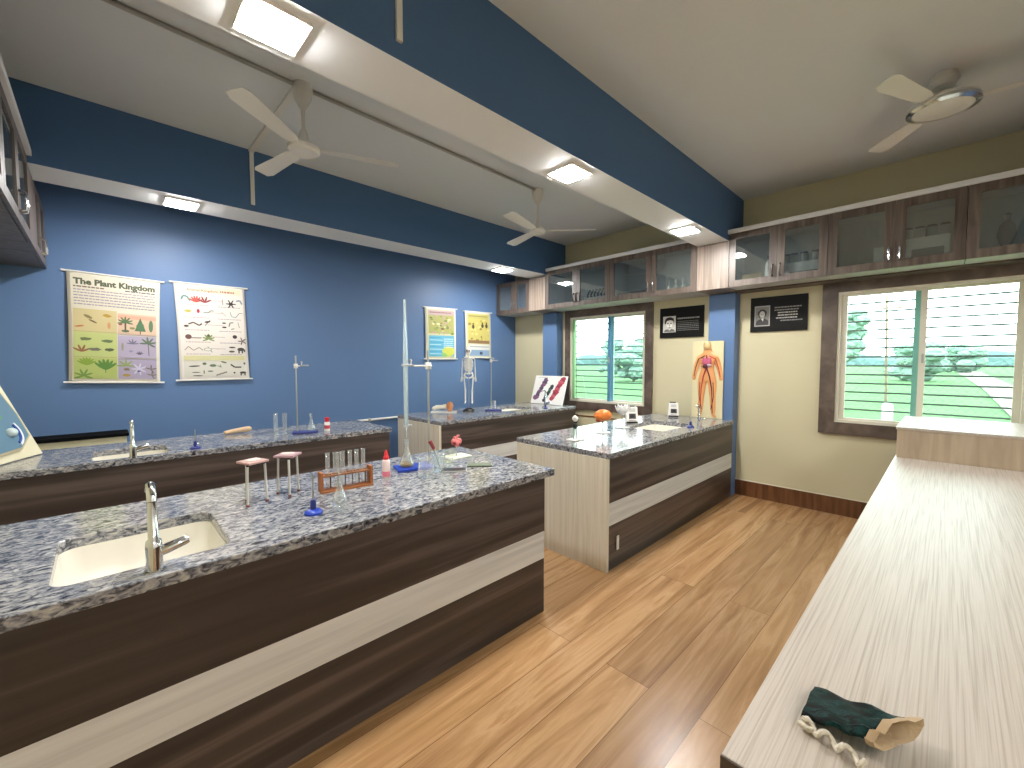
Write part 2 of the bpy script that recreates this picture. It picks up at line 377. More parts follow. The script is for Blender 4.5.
# ---------------------------------------------------------------- wall cabinets
XC = 4.562; CB, CT = 2.20, 2.725
def door(y0, y1, z0, z1, side, root, x=XC, sx=1, hm=CHROME):
    """glazed door in plane x facing -x*sx, handle on side 'lo' or 'hi' of y"""
    fr = .062; d = .018
    xa, xb = (x, x+d) if sx > 0 else (x-d, x)
    b = MB()
    b.box((xa, y0, z0), (xb, y0+fr, z1)); b.box((xa, y1-fr, z0), (xb, y1, z1)); b.box((xa, y0+fr, z0), (xb, y1-fr, z0+fr)); b.box((xa, y0+fr, z1-fr), (xb, y1-fr, z1))
    o = b.build('door', CAB, root, smooth=0)
    xm = (xa+xb)/2
    MB().box((xm-.002, y0+fr, z0+fr), (xm+.002, y1-fr, z1-fr)).build('glass_pane', GLASSC, o, smooth=0)
    yh = y0+.03 if side == 'lo' else y1-.03
    xo = xa if sx > 0 else xb
    pts = [(xo, yh, z0+.055), (xo-.026*sx, yh, z0+.065), (xo-.03*sx, yh, z0+.11), (xo-.026*sx, yh, z0+.155), (xo, yh, z0+.165)]
    MB().tube(pts, .0075, seg=8).build('handle', hm, o)
    return o
def cabinet(y0, y1, lab, z1=CT, split=None, trim=True, hm=CHROME):
    r = thing('wall_cabinet', (0, 0, 0), lab, 'cabinet', 'glazed wall cabinets above the windows')
    t = .018; xb = XC+.022
    c = MB(); e = .002
    c.box((xb, y0+e, CB), (XW-.002, y1-e, CB+t)); c.box((xb, y0+e, z1-t), (XW-.002, y1-e, z1)); c.box((xb, y0+e, CB+t), (XW-.002, y0+e+t, z1-t)); c.box((xb, y1-e-t, CB+t), (XW-.002, y1-e, z1-t)); c.box((XW-.014, y0+e+t, CB+t), (XW-.002, y1-e-t, z1-t))
    c.build('carcass', CABIN, r, smooth=0)
    s = split or (y0+y1)/2
    door(y0+e, s-.001, CB, z1, 'hi', r, hm=hm); door(s+.001, y1-e, CB, z1, 'lo', r, hm=hm)
    return r
CABIN = grain('cabinet_interior', [(.3, '#b9b8b5'), (.7, '#c6c5c2')], (4, 8, 1), .5)
cabinet(4.345, 5.052, 'short glazed wall cabinet in the corner by the blue wall', z1=2.68, split=4.66)
cabinet(2.968, 4.03, 'glazed wall cabinet above the left of the smaller window, figurines inside', split=3.483, hm=BLK)
cabinet(1.896, 2.968, 'glazed wall cabinet above the right of the smaller window, small flasks inside', split=2.415)
cabinet(.77, 1.578, 'glazed wall cabinet above the right-hand portrait plaque, jars and a carton inside', split=1.157, hm=BLK)
cabinet(-.052, .77, 'glazed wall cabinet above the left half of the wide window, jars inside', split=.338)
cabinet(-.86, -.052, 'glazed wall cabinet cut by the right edge of the photo', split=-.46)
def filler(y0, y1, lab):
    tag(MB().box((XC, y0+.001, CB), (XW-.002, y1-.001, 2.664), bev=.003).build('filler_panel', CABLIGHT, smooth=0), lab, 'panel', 'plain cabinet panels under the beams')
filler(1.578, 1.896, 'striped brown panel under the wide middle beam, between wall cabinets'); filler(4.03, 4.345, 'striped brown panel under the narrow back beam, between wall cabinets')
def trimbar(x0, x1, y0, y1, lab):
    tag(MB().box((x0, y0, CT+.001), (x1, y1, CT+.04), bev=.003).build('cabinet_cornice', WHITE, smooth=0), lab, 'cornice')
trimbar(XC-.022, XW-.002, 1.903, 4.004, 'white cornice board on the cabinets over the smaller window')
trimbar(XC-.022, XW-.002, -.546, 1.587, 'white cornice board on the cabinets over the wide window')
# dark underside pelmet
tag(MB().box((4.80, -.5, 2.186), (XW-.002, 1.59, 2.198)).build('pelmet_board', FRAMEW, smooth=0), 'dark board under the cabinets over the wide window', 'board')

# cabinets on the left wall (front plane x = -.278)
XLC = -.278
def lcabinet(y0, y1, lab, z1=CT, split=None, x=XLC):
    r = thing('wall_cabinet', (0, 0, 0), lab, 'cabinet', 'dark wall cabinets on the left wall')
    t = .018; xb = x-.022; e = .002; xw = XL+.002
    c = MB()
    c.box((xw, y0+e, CB), (xb, y1-e, CB+t)); c.box((xw, y0+e, z1-t), (xb, y1-e, z1)); c.box((xw, y0+e, CB+t), (xb, y0+e+t, z1-t)); c.box((xw, y1-e-t, CB+t), (xb, y1-e, z1-t)); c.box((xw, y0+e+t, CB+t), (xw+.012, y1-e-t, z1-t))
    c.build('carcass', CAB, r, smooth=0)
    s = split or (y0+y1)/2
    door(y0+e, s-.001, CB, z1, 'hi', r, x, -1); door(s+.001, y1-e, CB, z1, 'lo', r, x, -1)
lcabinet(4.345, 5.052, 'wall cabinet at upper left, touching the blue wall', z1=2.68)
lcabinet(2.97, 4.03, 'wall cabinet at the upper left edge of the photo, nearer than the beam')
lcabinet(1.9, 2.97, 'wall cabinet on the left wall, nearest the camera')
tag(MB().box((XL+.002, 4.031, CB), (XLC, 4.344, 2.68), bev=.003).build('filler_panel', CAB, smooth=0), 'brown panel under the back beam on the left wall', 'panel')
tag(MB().box((XL+.002, 1.903, CT+.001), (XLC+.022, 4.004, CT+.04), bev=.003).build('cabinet_cornice', WHITE, smooth=0), 'white cornice board on the cabinets at upper left', 'cornice')

# ---------------------------------------------------------------- benches
ZB = .83
def rrect(x0, x1, y0, y1, r, n=6):
    pts = []
    for cx, cy, a0 in ((x1-r, y1-r, 0), (x0+r, y1-r, 90), (x0+r, y0+r, 180), (x1-r, y0+r, 270)):
        for k in range(n+1):
            a = R(a0+90*k/n); pts.append((cx+r*math.cos(a), cy+r*math.sin(a)))
    return pts
def bench(x0, x1, y0, y1, sinkr, lab, ends, tap, tapdir, taph, over=(0, 0), tlab=''):
    r = thing('laboratory_bench', (0, 0, 0), lab, 'lab bench', 'granite-topped laboratory benches')
    th = .04
    # worktop with a sink cut-out
    bm = bmesh.new()
    loops = [[(x0, y0), (x1, y0), (x1, y1), (x0, y1)], rrect(*sinkr, .055)]
    es = []
    for lp in loops:
        vs = [bm.verts.new((a, c, ZB)) for a, c in lp]
        es += [bm.edges.new((vs[i], vs[(i+1) % len(vs)])) for i in range(len(vs))]
    bmesh.ops.triangle_fill(bm, use_beauty=True, use_dissolve=False, edges=es, normal=(0, 0, 1))
    g = bmesh.ops.extrude_face_region(bm, geom=bm.faces[:]); bmesh.ops.translate(bm, vec=(0, 0, -th), verts=[v for v in g['geom'] if isinstance(v, bmesh.types.BMVert)])
    m = MB(); m.bm.free(); m.bm = bm
    wt = m.build('worktop', GRAN, r, smooth=0); md = wt.modifiers.new('edge', 'BEVEL'); md.width = .004; md.segments = 2; md.limit_method = 'ANGLE'
    px0, px1 = x0+over[0], x1-over[1]
    yf, yb = y0+.012, y1-.012; t = .02; zt = ZB-th-.001
    b = MB()
    b.box((px0, yf, .478), (px1, yf+t, zt)); b.box((px0, yf+.004, 0), (px1, yf+t, .315)); b.box((px0, yf+.012, .315), (px1, yf+t, .478))
    b.box((px0, yb-t, 0), (px1, yb, zt))
    if not ends[0]: b.box((px0, yf+t, 0), (px0+t, yb-t, zt))
    if not ends[1]: b.box((px1-t, yf+t, 0), (px1, yb-t, zt))
    b.build('carcass', DARK, r, smooth=0)
    MB().box((px0, yf+.003, .317), (px1, yf+.011, .476)).build('pale_stripe', STRIPE, r, smooth=0)
    if ends[0]: MB().box((px0-.006, yf-.002, 0), (px0+t, yb, zt)).build('end_panel', PALE, r, smooth=0)
    if ends[1]: MB().box((px1-t, yf, 0), (px1+.004, yb, zt)).build('end_panel', PALE, r, smooth=0)
    # undermount sink
    s = MB(); zs = ZB-th; prof = [(-.0, zs, .055), (.004, zs-.06, .055), (.02, zs-.15, .06), (.045, zs-.165, .06)]
    a0, a1, c0, c1 = sinkr
    rings = []
    rings.append([s.bm.verts.new((u, v, zs)) for u, v in rrect(a0-.02, a1+.02, c0-.02, c1+.02, .06)])
    for ins, z, rd in prof: rings.append([s.bm.verts.new((u, v, z)) for u, v in rrect(a0+ins, a1-ins, c0+ins, c1-ins, rd)])
    for A, B in zip(rings, rings[1:]):
        n = len(A)
        for k in range(n): s.bm.faces.new((A[k], A[(k+1) % n], B[(k+1) % n], B[k]))
    s.bm.faces.new(rings[-1])
    so = s.build('sink', SINK, r, smooth=60)
    cx, cy = (a0+a1)/2, (c0+c1)/2
    MB().lathe([(.024, zs-.1645), (.024, zs-.162), (.012, zs-.163), (0, zs-.1635)], seg=20, M=Matrix.Translation((cx, cy, 0))).build('drain', CHROME, so)
    # tap
    tx, ty = tap; dx, dy = tapdir; H = taph; sc = H/.26
    f = MB()
    f.lathe([(.026*sc, 0), (.026*sc, .006), (.021*sc, .008), (.021*sc, .075*sc), (.019*sc, .095*sc), (.013*sc, .10*sc), (.0125*sc, .215*sc)], CHROME, seg=24, M=Matrix.Translation((tx, ty, ZB)))
    pts = []
    for k in range(9):
        a = R(180*k/8*.86); rr = .04*sc
        pts.append((tx+dx*rr*(1-math.cos(a)), ty+dy*rr*(1-math.cos(a)), ZB+.215*sc+rr*math.sin(a)))
    f.tube(pts, .0125*sc, CHROME, seg=16)
    fr = thing('faucet', (0, 0, 0), tlab, 'faucet', 'chrome faucets on the benches')
    fo = f.build('spout_body', None, fr, smooth=50)
    hx, hy = (dy, -dx)
    if abs(dx) > .5: hx, hy = (0, -1)
    h = MB(); zh = ZB+.062*sc
    h.tube([(tx+hx*.015*sc, ty+hy*.015*sc, zh-.006*sc), (tx+hx*.03*sc, ty+hy*.03*sc, zh), (tx+hx*.075*sc, ty+hy*.075*sc, zh+.012*sc), (tx+hx*.085*sc, ty+hy*.085*sc, zh+.014*sc)], [.013*sc, .016*sc, .014*sc, .011*sc], CHROME, seg=14)
    h.build('lever', CHROME, fr, smooth=50)
    return r
B1 = bench(XL+.01, 1.884, 1.584, 2.503, (-.125, .305, 1.69, 2.15), 'nearest granite-topped lab bench at lower left with test tube rack on it', (False, False), (.095, 1.625), (0, 1), .255, over=(0, .075), tlab='largest chrome faucet, at the sink of the nearest bench')
B2 = bench(XL+.01, 1.975, 3.680, 4.465, (-.06, .33, 3.735, 4.15), 'lab bench behind the nearest one, under the two large wall posters', (False, False), (.135, 3.705), (0, 1), .24, over=(0, .02), tlab='chrome faucet at the sink below the plant poster')
B3 = bench(2.525, 4.84, 3.680, 4.56, (3.66, 4.22, 3.90, 4.33), 'lab bench in the far corner with the skeleton model on it', (True, False), (4.40, 3.87), (-1, 0), .25, tlab='small chrome faucet on the far corner bench before the chart board')
B4 = bench(2.455, 4.842, 1.584, 2.478, (3.60, 4.22, 1.76, 2.18), 'lab bench by the body chart, with the orange brain model on it', (True, False), (4.36, 1.76), (-1, 0), .19, tlab='small chrome faucet at the foot of the human body chart')
tag(MB().box((2.572, 1.5885, .125), (2.60, 1.5955, .225), bev=.002).build('cable_plate', WPL, smooth=0), 'small white vertical plate low on the dark front of the body-chart bench', 'plate')

# white pipe between benches at blue wall and black-topped ledge
p = thing('wall_pipe', (0, 5.035, .733), 'white horizontal pipe on the blue wall in the gap between the back benches', 'pipe')
MB().tube([(1.6, 0, 0), (4.0, 0, 0)], .014, seg=12).build('pipe_run', WPL, p)
MB().box((2.38, -.02, -.02), (2.41, .024, .02), bev=.003).build('clip', GPL, p, smooth=0)
l = thing('storage_ledge', (-.13, 4.80, 0), 'cream ledge with black top in the corner behind the left bench sink', 'ledge')
MB().box((-.45, .0, 0), (.27, .24, .835), bev=.003).build('body', CREAM, l, smooth=0)
MB().box((-.47, -.012, .836), (.285, .25, .862), bev=.004).build('top', mat('matte_black', '#0a0a0b', .9, spec=.1), l, smooth=0)

# ---------------------------------------------------------------- pale counter on the right
t = thing('side_counter', (0, 0, 0), 'long whitewashed wood-grain counter running along the right to the wide window', 'counter')
MB().box((.735, -.72, .757), (4.985, .247, .785), bev=.002).build('worktop', COUNTER, t, smooth=0)
b = MB(); b.box((.76, -.70, 0), (.78, .225, .756)); b.box((.78, .205, 0), (4.97, .225, .756)); b.box((.78, -.70, 0), (4.97, -.68, .756)); b.box((4.95, -.68, 0), (4.97, .205, .756)); b.build('carcass', DARK, t, smooth=0)
MB().box((.731, -.72, .756), (.7345, .247, .784)).build('edge_strip', EDGE, t, smooth=0)
HW = grain('box_face_laminate', [(.3, '#a3927c'), (.5, '#b3a28c'), (.7, '#c0b09b')], (2, 9, .8), .45, 2)
t = thing('raised_cupboard', (3.975, 0, .7855), 'low boxy cupboard of pale wood standing on the counter under the wide window', 'cupboard')
MB().box((.006, -.70, 0), (.86, .238, .194), bev=.002).build('body', HW, t, smooth=0)
MB().box((0, -.72, .195), (.875, .244, .213), bev=.002).build('top', COUNTER, t, smooth=0)

# ---------------------------------------------------------------- ceiling lights
def emis():
    m = bpy.data.materials.new('led_diffuser'); m.use_nodes = True; b = m.node_tree.nodes['Principled BSDF']
    b.inputs['Base Color'].default_value = (.9, .9, .9, 1); b.inputs['Emission Color'].default_value = (1, .975, .94, 1); b.inputs['Emission Strength'].default_value = LED; return m
LEDM = emis()
def ceiling_light(x, y, z, lab, g):
    r = thing('ceiling_light', (x, y, z), lab, 'ceiling light', g)
    b = MB(); a = .104; i = .093
    for q in ((-a, -a, a, -i), (-a, i, a, a), (-a, -i, -i, i), (i, -i, a, i)): b.box((q[0], q[1], -.012), (q[2], q[3], 0))
    b.build('frame', WPL, r, smooth=0)
    MB().box((-i+.002, -i+.002, -.018), (i-.002, i-.002, -.001), bev=.003).build('diffuser', LEDM, r, smooth=0)
    return r
L0 = ceiling_light(.49, 1.745, 2.668, 'largest lit square panel, under the wide beam at the top left', 'square lights under the ceiling beams')
dup(L0, (2.21, 1.745, 2.668), 'lit square panel halfway along the wide middle beam')
dup(L0, (3.92, 1.745, 2.668), 'lit square panel at the window end of the wide middle beam')
dup(L0, (.498, 4.19, 2.685), 'lit square panel under the narrow back beam above the plant poster')
dup(L0, (3.889, 4.19, 2.685), 'lit square panel under the narrow back beam near the corner cabinet')
for x in (.49, 2.21, 3.92): dup(L0, (x, -2.4, ZC-.0005), 'added unseen fill light panel on the ceiling behind the camera')  # panels added out of view to give the room more light

# ---------------------------------------------------------------- fans
def fan(x, y, drop, hubr, lab, ang, ring=False, blade=.58):
    """drop = height from ceiling to blade plane"""
    r = thing('ceiling_fan', (x, y, ZC), lab, 'ceiling fan', 'white ceiling fans')
    if drop > .2:
        MB().lathe([(.0, 0), (.055, 0), (.06, -.03), (.05, -.09), (.016, -.15), (0, -.15)], seg=24).build('canopy', WPL, r)
        MB().tube([(0, 0, -.12), (0, 0, -drop+.09)], .011, seg=12).build('downrod', WPL, r)
        MB().lathe([(0, -drop+.10), (.018, -drop+.10), (.028, -drop+.05), (.055, -drop+.02), (hubr*.8, -drop+.006), (hubr, -drop-.004), (hubr, -drop-.026), (hubr*.86, -drop-.038), (0, -drop-.045)], seg=36).build('motor', WPL, r)
    else:
        MB().lathe([(0, 0), (.06, 0), (.07, -.04), (.05, -.07), (0, -.07)], seg=24).build('canopy', WPL, r)
        MB().lathe([(0, -drop+.06), (.05, -drop+.06), (hubr*.7, -drop+.03), (hubr, -drop), (hubr, -drop-.02), (hubr*.9, -drop-.03), (0, -drop-.04)], seg=36).build('motor', WPL, r)
    if ring:
        MB().lathe([(hubr*.86, -drop-.024), (hubr*1.03, -drop-.014), (hubr*1.03, -drop-.030), (hubr*.86, -drop-.040), (hubr*.86, -drop-.024)], seg=40, cap=False).build('rim_ring', CHROME, r)
    for k in range(3):
        a = R(ang+120*k); b = MB()
        M = Matrix.Translation((0, 0, -drop-.006)) @ Matrix.Rotation(a, 4, 'Z') @ Matrix.Rotation(R(10), 4, 'X')
        b.poly([(hubr*.85, -.022, 0), (hubr+.06, -.045, 0), (blade-.05, -.062, 0), (blade, -.045, 0), (blade, .04, 0), (blade-.04, .055, 0), (hubr+.06, .04, 0), (hubr*.85, .022, 0)], WPL, thick=(0, 0, -.004), M=M)
        b.build('blade', WPL, r, smooth=0)
    return r
fan(.964, 2.859, .375, .092, 'white ceiling fan nearest the camera, between the two beams', 100)
fan(3.205, 2.93, .39, .075, 'white ceiling fan farther off, above the smaller window', 75)
fan(3.70, .085, .165, .16, 'white ceiling fan with chrome-rimmed hub at upper right, above the wide window', 158, ring=True)
# conduits
tag(MB().tube([(XL+.01, 2.79, ZC-.013), (.90, 2.865, ZC-.013), (3.15, 2.925, ZC-.013)], .0125, seg=8).build('ceiling_conduit', GPL), 'grey cable conduit along the ceiling joining the two fans', 'conduit')
t = thing('cable_trunking', (.942, 0, 0), 'flat white trunking across the ceiling and down the blue back beam', 'trunking')
MB().box((-.02, 2.93, ZC-.016), (.02, 4.006, ZC-.001)).build('ceiling_run', WPL, t, smooth=0)
MB().box((-.014, 3.992, 2.735), (.014, 4.006, ZC-.017)).build('drop', WPL, t, smooth=0)
tag(MB().box((.895, 1.575, 2.735), (.92, 1.589, ZC-.001)).build('cable_trunking', WPL, smooth=0), 'short vertical white trunking on the near face of the wide beam, top of photo', 'trunking')

# ---------------------------------------------------------------- posters
PC = {}
def col(h, rough=.45):
    return mat('print_'+h.strip('#'), h, rough)
def textmesh(s, size, bold=.0):
    cu = bpy.data.curves.new('lettering', 'FONT'); cu.body = s; cu.size = size; cu.offset = bold; cu.align_x = 'LEFT'; cu.resolution_u = 2
    o = bpy.data.objects.new('lettering', cu); me = bpy.data.meshes.new_from_object(o); bpy.data.objects.remove(o); bpy.data.curves.remove(cu)
    return me
class Print:
    """flat printed shapes placed by (u, v) on a mapped sheet"""
    def __init__(s, fn, asp): s.fn = fn; s.b = MB(); s.k = 0; s.asp = asp
    def pts(s, P, c, lift=None):
        s.k += 1; l = .0012+s.k*.00003 if lift is None else lift
        s.b.poly([s.fn(u, v, l) for u, v in P], col(c))
    def rect(s, u0, v0, u1, v1, c, n=6):
        P = [(u0+(u1-u0)*i/n, v0) for i in range(n+1)]+[(u1-(u1-u0)*i/n, v1) for i in range(n+1)]
        m = max(1, int(abs(v1-v0)*40))
        s.k += 1; l = .0012+s.k*.00003
        def f(a, bb): return s.fn(u0+(u1-u0)*a, v0+(v1-v0)*bb, l)
        s.b.grid(f, 2, m, col(c))
    def ell(s, u, v, a, bb, c, rot=0, n=14):
        s.pts([(u+a*math.cos(t)*math.cos(rot)-bb*math.sin(t)*math.sin(rot)/1, v+(a*math.cos(t)*math.sin(rot)+bb*math.sin(t)*math.cos(rot))*s.asp) for t in [2*math.pi*k/n for k in range(n)]], c)
    def blob(s, u, v, a, bb, c, seed=0, n=18, j=.35):
        rn = random.Random(seed)
        s.pts([(u+a*q*math.cos(t), v+bb*q*math.sin(t)*s.asp) for t, q in [(2*math.pi*k/n, 1-rn.random()*j) for k in range(n)]], c)
    def leaf(s, u, v, r, c, n=5, a0=-150, a1=-30):
        for k in range(n):
            a = R(a0+(a1-a0)*k/(n-1)); s.ell(u+r*.5*math.cos(a), v+r*.5*math.sin(a)*s.asp, r*.55, r*.13, c, a, 8)
    def line(s, P, w, c):
        for (u0, v0), (u1, v1) in zip(P, P[1:]):
            d = Vector((u1-u0, (v1-v0)/s.asp)); d.normalize(); nx, ny = -d.y*w, d.x*w
            s.pts([(u0+nx, v0+ny*s.asp), (u1+nx, v1+ny*s.asp), (u1-nx, v1-ny*s.asp), (u0-nx, v0-ny*s.asp)], c)
    def words(s, u0, u1, v, h, c, seed=0):
        rn = random.Random(seed); u = u0
        while u < u1-.01:
            w = rn.uniform(.02, .055); w = min(w, u1-u); s.pts([(u, v), (u+w, v), (u+w, v+h), (u, v+h)], c); u += w+.008
    def text(s, st, u0, u1, v, c, bold=.02, hs=1):
        me = textmesh(st, 1, bold); xs = [q.co.x for q in me.vertices]; ys = [q.co.y for q in me.vertices]; W = max(xs)-min(xs); x0 = min(xs)
        k = (u1-u0)/W; s.k += 1; l = .0022+s.k*.00003
        vs = [s.b.bm.verts.new(s.fn(u0+(q.co.x-x0)*k, v-q.co.y*k*s.asp*hs, l)) for q in me.vertices]
        i = s.b.mi(col(c))
        for p in me.polygons:
            try: f = s.b.bm.faces.new([vs[j] for j in p.vertices]); f.material_index = i
            except ValueError: pass
        bpy.data.meshes.remove(me)

def poster(lab, TL, TR, BL, BR, base, draw, bar=.03, barcol=WPL, group=None, bulge=.02, border='#d8d2c4'):
    cx = (BL[0]+BR[0])/2; zb = (BL[1]+BR[1])/2
    t = thing('wall_poster', (0, YB, 0), lab, 'poster', group)
    H = TL[1]-BL[1]; Wd = TR[0]-TL[0]
    def fn(u, v, l=0):
        top = (TL[0]+(TR[0]-TL[0])*u, TL[1]+(TR[1]-TL[1])*u); bot = (BL[0]+(BR[0]-BL[0])*u, BL[1]+(BR[1]-BL[1])*u)
        pinch = bulge*.5*math.sin(math.pi*v)*(1-2*u)
        x = top[0]+(bot[0]-top[0])*v+pinch*.6; z = top[1]+(bot[1]-top[1])*v
        y = -.012-bulge*math.sin(math.pi*v*.9)-.01*v*u
        return (x, y-l, z)
    m = MB(); m.grid(lambda u, v: fn(u, v), 8, 40, col(base))
    m.build('sheet', None, t, solid=.001)
    P = Print(fn, Wd/H); draw(P); P.b.build('print', None, t, smooth=0, recalc=False)
    for (a, b2), nm in (((TL, TR), 'top_rod'), ((BL, BR), 'bottom_rod')):
        yy = fn(.5, 0 if nm == 'top_rod' else 1)[1]
        MB().tube([(a[0]-bar, yy-.002, a[1]), (b2[0]+bar, yy-.002, b2[1])], .008, seg=10).build(nm, barcol, t)
    return t
def draw1(P):
    P.rect(.035, .02, .965, .985, '#cfc8b6')
    P.text('The Plant Kingdom', .06, .94, .108, '#4a5138', .05, 1.0)
    P.words(.06, .38, .125, .012, '#6e5a50', 1); P.words(.60, .94, .125, .012, '#5d5a60', 2)
    for k in range(6): P.words(.06, .94, .155+.026*k, .009, '#8d8295', 3+k)
    P.rect(.05, .33, .505, .965, '#b9b67a'); P.rect(.05, .33, .505, .535, '#c0b183'); P.rect(.05, .545, .505, .765, '#b3bc78'); P.rect(.05, .775, .505, .965, '#a9b56a')
    P.rect(.515, .345, .955, .54, '#cbaf97'); P.rect(.515, .36, .955, .395, '#cf9d86'); P.rect(.515, .555, .955, .765, '#a99fb4'); P.rect(.515, .775, .955, .965, '#a49ab2')
    for v in (.535, .765): P.line([(.05, v), (.505, v)], .002, '#7f8458'); P.line([(.515, v+.01), (.955, v+.01)], .002, '#6d5f90')
    P.ell(.20, .40, .05, .02, '#7d7248', .5); P.ell(.25, .44, .05, .012, '#6f5c40', .5); P.blob(.40, .38, .055, .026, '#a8852f', 4); P.ell(.11, .49, .05, .012, '#b06b3c', -.2); P.ell(.42, .47, .018, .05, '#c08a62')
    P.blob(.17, .605, .075, .028, '#667044', 5); P.blob(.40, .615, .08, .026, '#5e6f4a', 6)
    P.leaf(.13, .72, .10, '#8a5a3e', 4); P.blob(.27, .695, .075, .026, '#6b6a5e', 7); P.blob(.42, .695, .06, .026, '#4f583c', 8)
    P.leaf(.18, .84, .11, '#7f9a3a', 7); P.leaf(.38, .88, .15, '#56803a', 6, -140, -40); P.leaf(.15, .94, .10, '#6d8c44', 6, -200, 20); P.line([(.38, .87), (.38, .91)], .004, '#4b6e33')
    P.leaf(.60, .43, .09, '#4e6a44', 7, -190, 10); P.line([(.60, .43), (.60, .51)], .01, '#5b4a35'); P.blob(.60, .51, .05, .022, '#4b5b44', 9); P.blob(.545, .45, .025, .018, '#8b4b3e', 10); P.blob(.68, .48, .04, .02, '#7d7f50', 11)
    P.pts([(.77, .375), (.835, .505), (.705, .505)], '#476b4b'); P.blob(.77, .46, .058, .06, '#4c714e', 12); P.line([(.77, .5), (.77, .535)], .006, '#63513d')
    P.ell(.895, .45, .026, .09, '#57765a')
    P.ell(.565, .66, .012, .06, '#8d8a74'); P.leaf(.68, .63, .07, '#6d6a80', 5, -170, -10); P.leaf(.76, .73, .05, '#555068', 5); P.leaf(.86, .62, .10, '#5a6a56', 6, -180, 30); P.line([(.86, .62), (.87, .74)], .005, '#5f5f52'); P.blob(.66, .70, .03, .02, '#8a86a0', 14)
    P.leaf(.60, .84, .10, '#8a9960', 5, -180, 0); P.blob(.61, .875, .045, .022, '#7c6a52', 15); P.blob(.61, .93, .05, .026, '#a1883c', 16)
    P.leaf(.75, .87, .09, '#c3c0d4', 8, -180, 180); P.blob(.75, .89, .025, .018, '#55506c', 17); P.leaf(.89, .87, .07, '#71685c', 4, -160, 60); P.leaf(.90, .93, .06, '#6d6a50', 4, -160, 60)
def draw2(P):
    P.rect(.035, .02, .965, .985, '#dcd5cd'); P.rect(.06, .025, .94, .085, '#ddd3b8')
    P.text('Animal Kingdom', .16, .60, .075, '#a8705c', .02, .9); P.words(.63, .84, .052, .02, '#b07c68', 31)
    P.line([(.53, .10), (.545, .68)], .004, '#8f6a68')
    for k, v in enumerate((.16, .29, .42, .545, .67)):
        P.line([(.42, v), (.66, v+.003)], .003, '#9c7f84'); P.words(.10, .45, v+.055, .007, '#b0959a', 40+k); P.words(.58, .92, v+.06, .007, '#a2909c', 50+k)
    P.line([(.08, .17), (.11, .13), (.16, .135), (.2, .18)], .014, '#5d8a80'); P.leaf(.28, .19, .11, '#bb5146', 6); P.leaf(.40, .19, .11, '#8a3d40', 4)
    P.blob(.16, .285, .06, .03, '#b9ad55', 1); P.ell(.30, .28, .022, .035, '#b23848'); P.line([(.37, .29), (.43, .295), (.48, .27), (.52, .272)], .008, '#7a8a80')
    P.ell(.12, .44, .035, .018, '#4c403c'); P.line([(.15, .42), (.22, .40), (.3, .43), (.34, .41)], .011, '#5a4a40'); P.ell(.42, .39, .045, .015, '#453c38', -.2); P.line([(.38, .43), (.46, .37)], .006, '#6a6058')
    P.ell(.14, .55, .045, .04, '#6b4e48'); P.line([(.18, .56), (.32, .56)], .008, '#8a7c70'); P.leaf(.42, .57, .09, '#7c8c58', 7, -200, 20); P.ell(.42, .535, .025, .02, '#55603c')
    P.line([(.08, .69), (.13, .65), (.2, .69), (.28, .66), (.33, .69)], .006, '#9c8f86'); P.ell(.40, .68, .06, .03, '#a8a89c'); P.ell(.40, .68, .045, .02, '#dcd5cd'); P.line([(.40, .65), (.46, .71)], .006, '#8f9a8f')
    P.line([(.66, .14), (.66, .2)], .006, '#8f8378'); P.leaf(.78, .185, .08, '#38302e', 7, -180, 180); P.ell(.78, .185, .035, .025, '#2c2626'); P.line([(.86, .15), (.92, .14), (.95, .18)], .012, '#7b8794')
    P.line([(.76, .27), (.78, .32), (.84, .33), (.9, .28), (.95, .28)], .006, '#8d8f92'); P.line([(.63, .28), (.7, .32)], .006, '#b5a8a0')
    P.ell(.66, .395, .03, .013, '#3c3634'); P.ell(.66, .44, .035, .014, '#3c3634'); P.line([(.73, .43), (.75, .39), (.8, .385)], .009, '#6b6d6c'); P.line([(.76, .46), (.81, .45)], .007, '#6b6d6c'); P.line([(.87, .38), (.89, .44)], .005, '#8a8078')
    P.ell(.81, .54, .035, .033, '#3a3032'); P.leaf(.92, .585, .07, '#5a4a48', 5, -180, 108)
    P.ell(.76, .655, .05, .013, '#33302f'); P.ell(.75, .70, .045, .018, '#55524f'); P.ell(.89, .675, .055, .03, '#40403f'); P.line([(.86, .68), (.86, .72)], .011, '#40403f'); P.line([(.91, .68), (.91, .72)], .011, '#40403f'); P.ell(.945, .69, .014, .025, '#40403f')
    P.rect(.06, .745, .94, .795, '#ccc798'); P.rect(.06, .80, .94, .965, '#d0cdc2')
    rn = random.Random(3)
    P.ell(.20, .855, .08, .012, '#3c3a34', -.05); P.ell(.34, .83, .03, .022, '#5f6a48'); P.ell(.46, .85, .05, .024, '#5c7258'); P.line([(.52, .85), (.58, .87), (.56, .84)], .007, '#7a8a70'); P.ell(.62, .815, .045, .014, '#6a6c50', .3); P.line([(.72, .84), (.78, .87), (.88, .87)], .012, '#37352f'); P.ell(.93, .83, .015, .02, '#4a4844')
    P.ell(.22, .92, .06, .008, '#5a564c'); P.ell(.24, .955, .07, .008, '#44423c'); P.line([(.33, .90), (.33, .935)], .008, '#5f5c50'); P.ell(.42, .91, .04, .012, '#666a5c'); P.line([(.5, .955), (.66, .92)], .011, '#7a7260'); P.ell(.77, .93, .015, .016, '#2f2c2a'); P.ell(.90, .93, .05, .02, '#3b3a38'); P.line([(.87, .935), (.87, .962)], .01, '#3b3a38'); P.line([(.93, .935), (.93, .962)], .01, '#3b3a38')
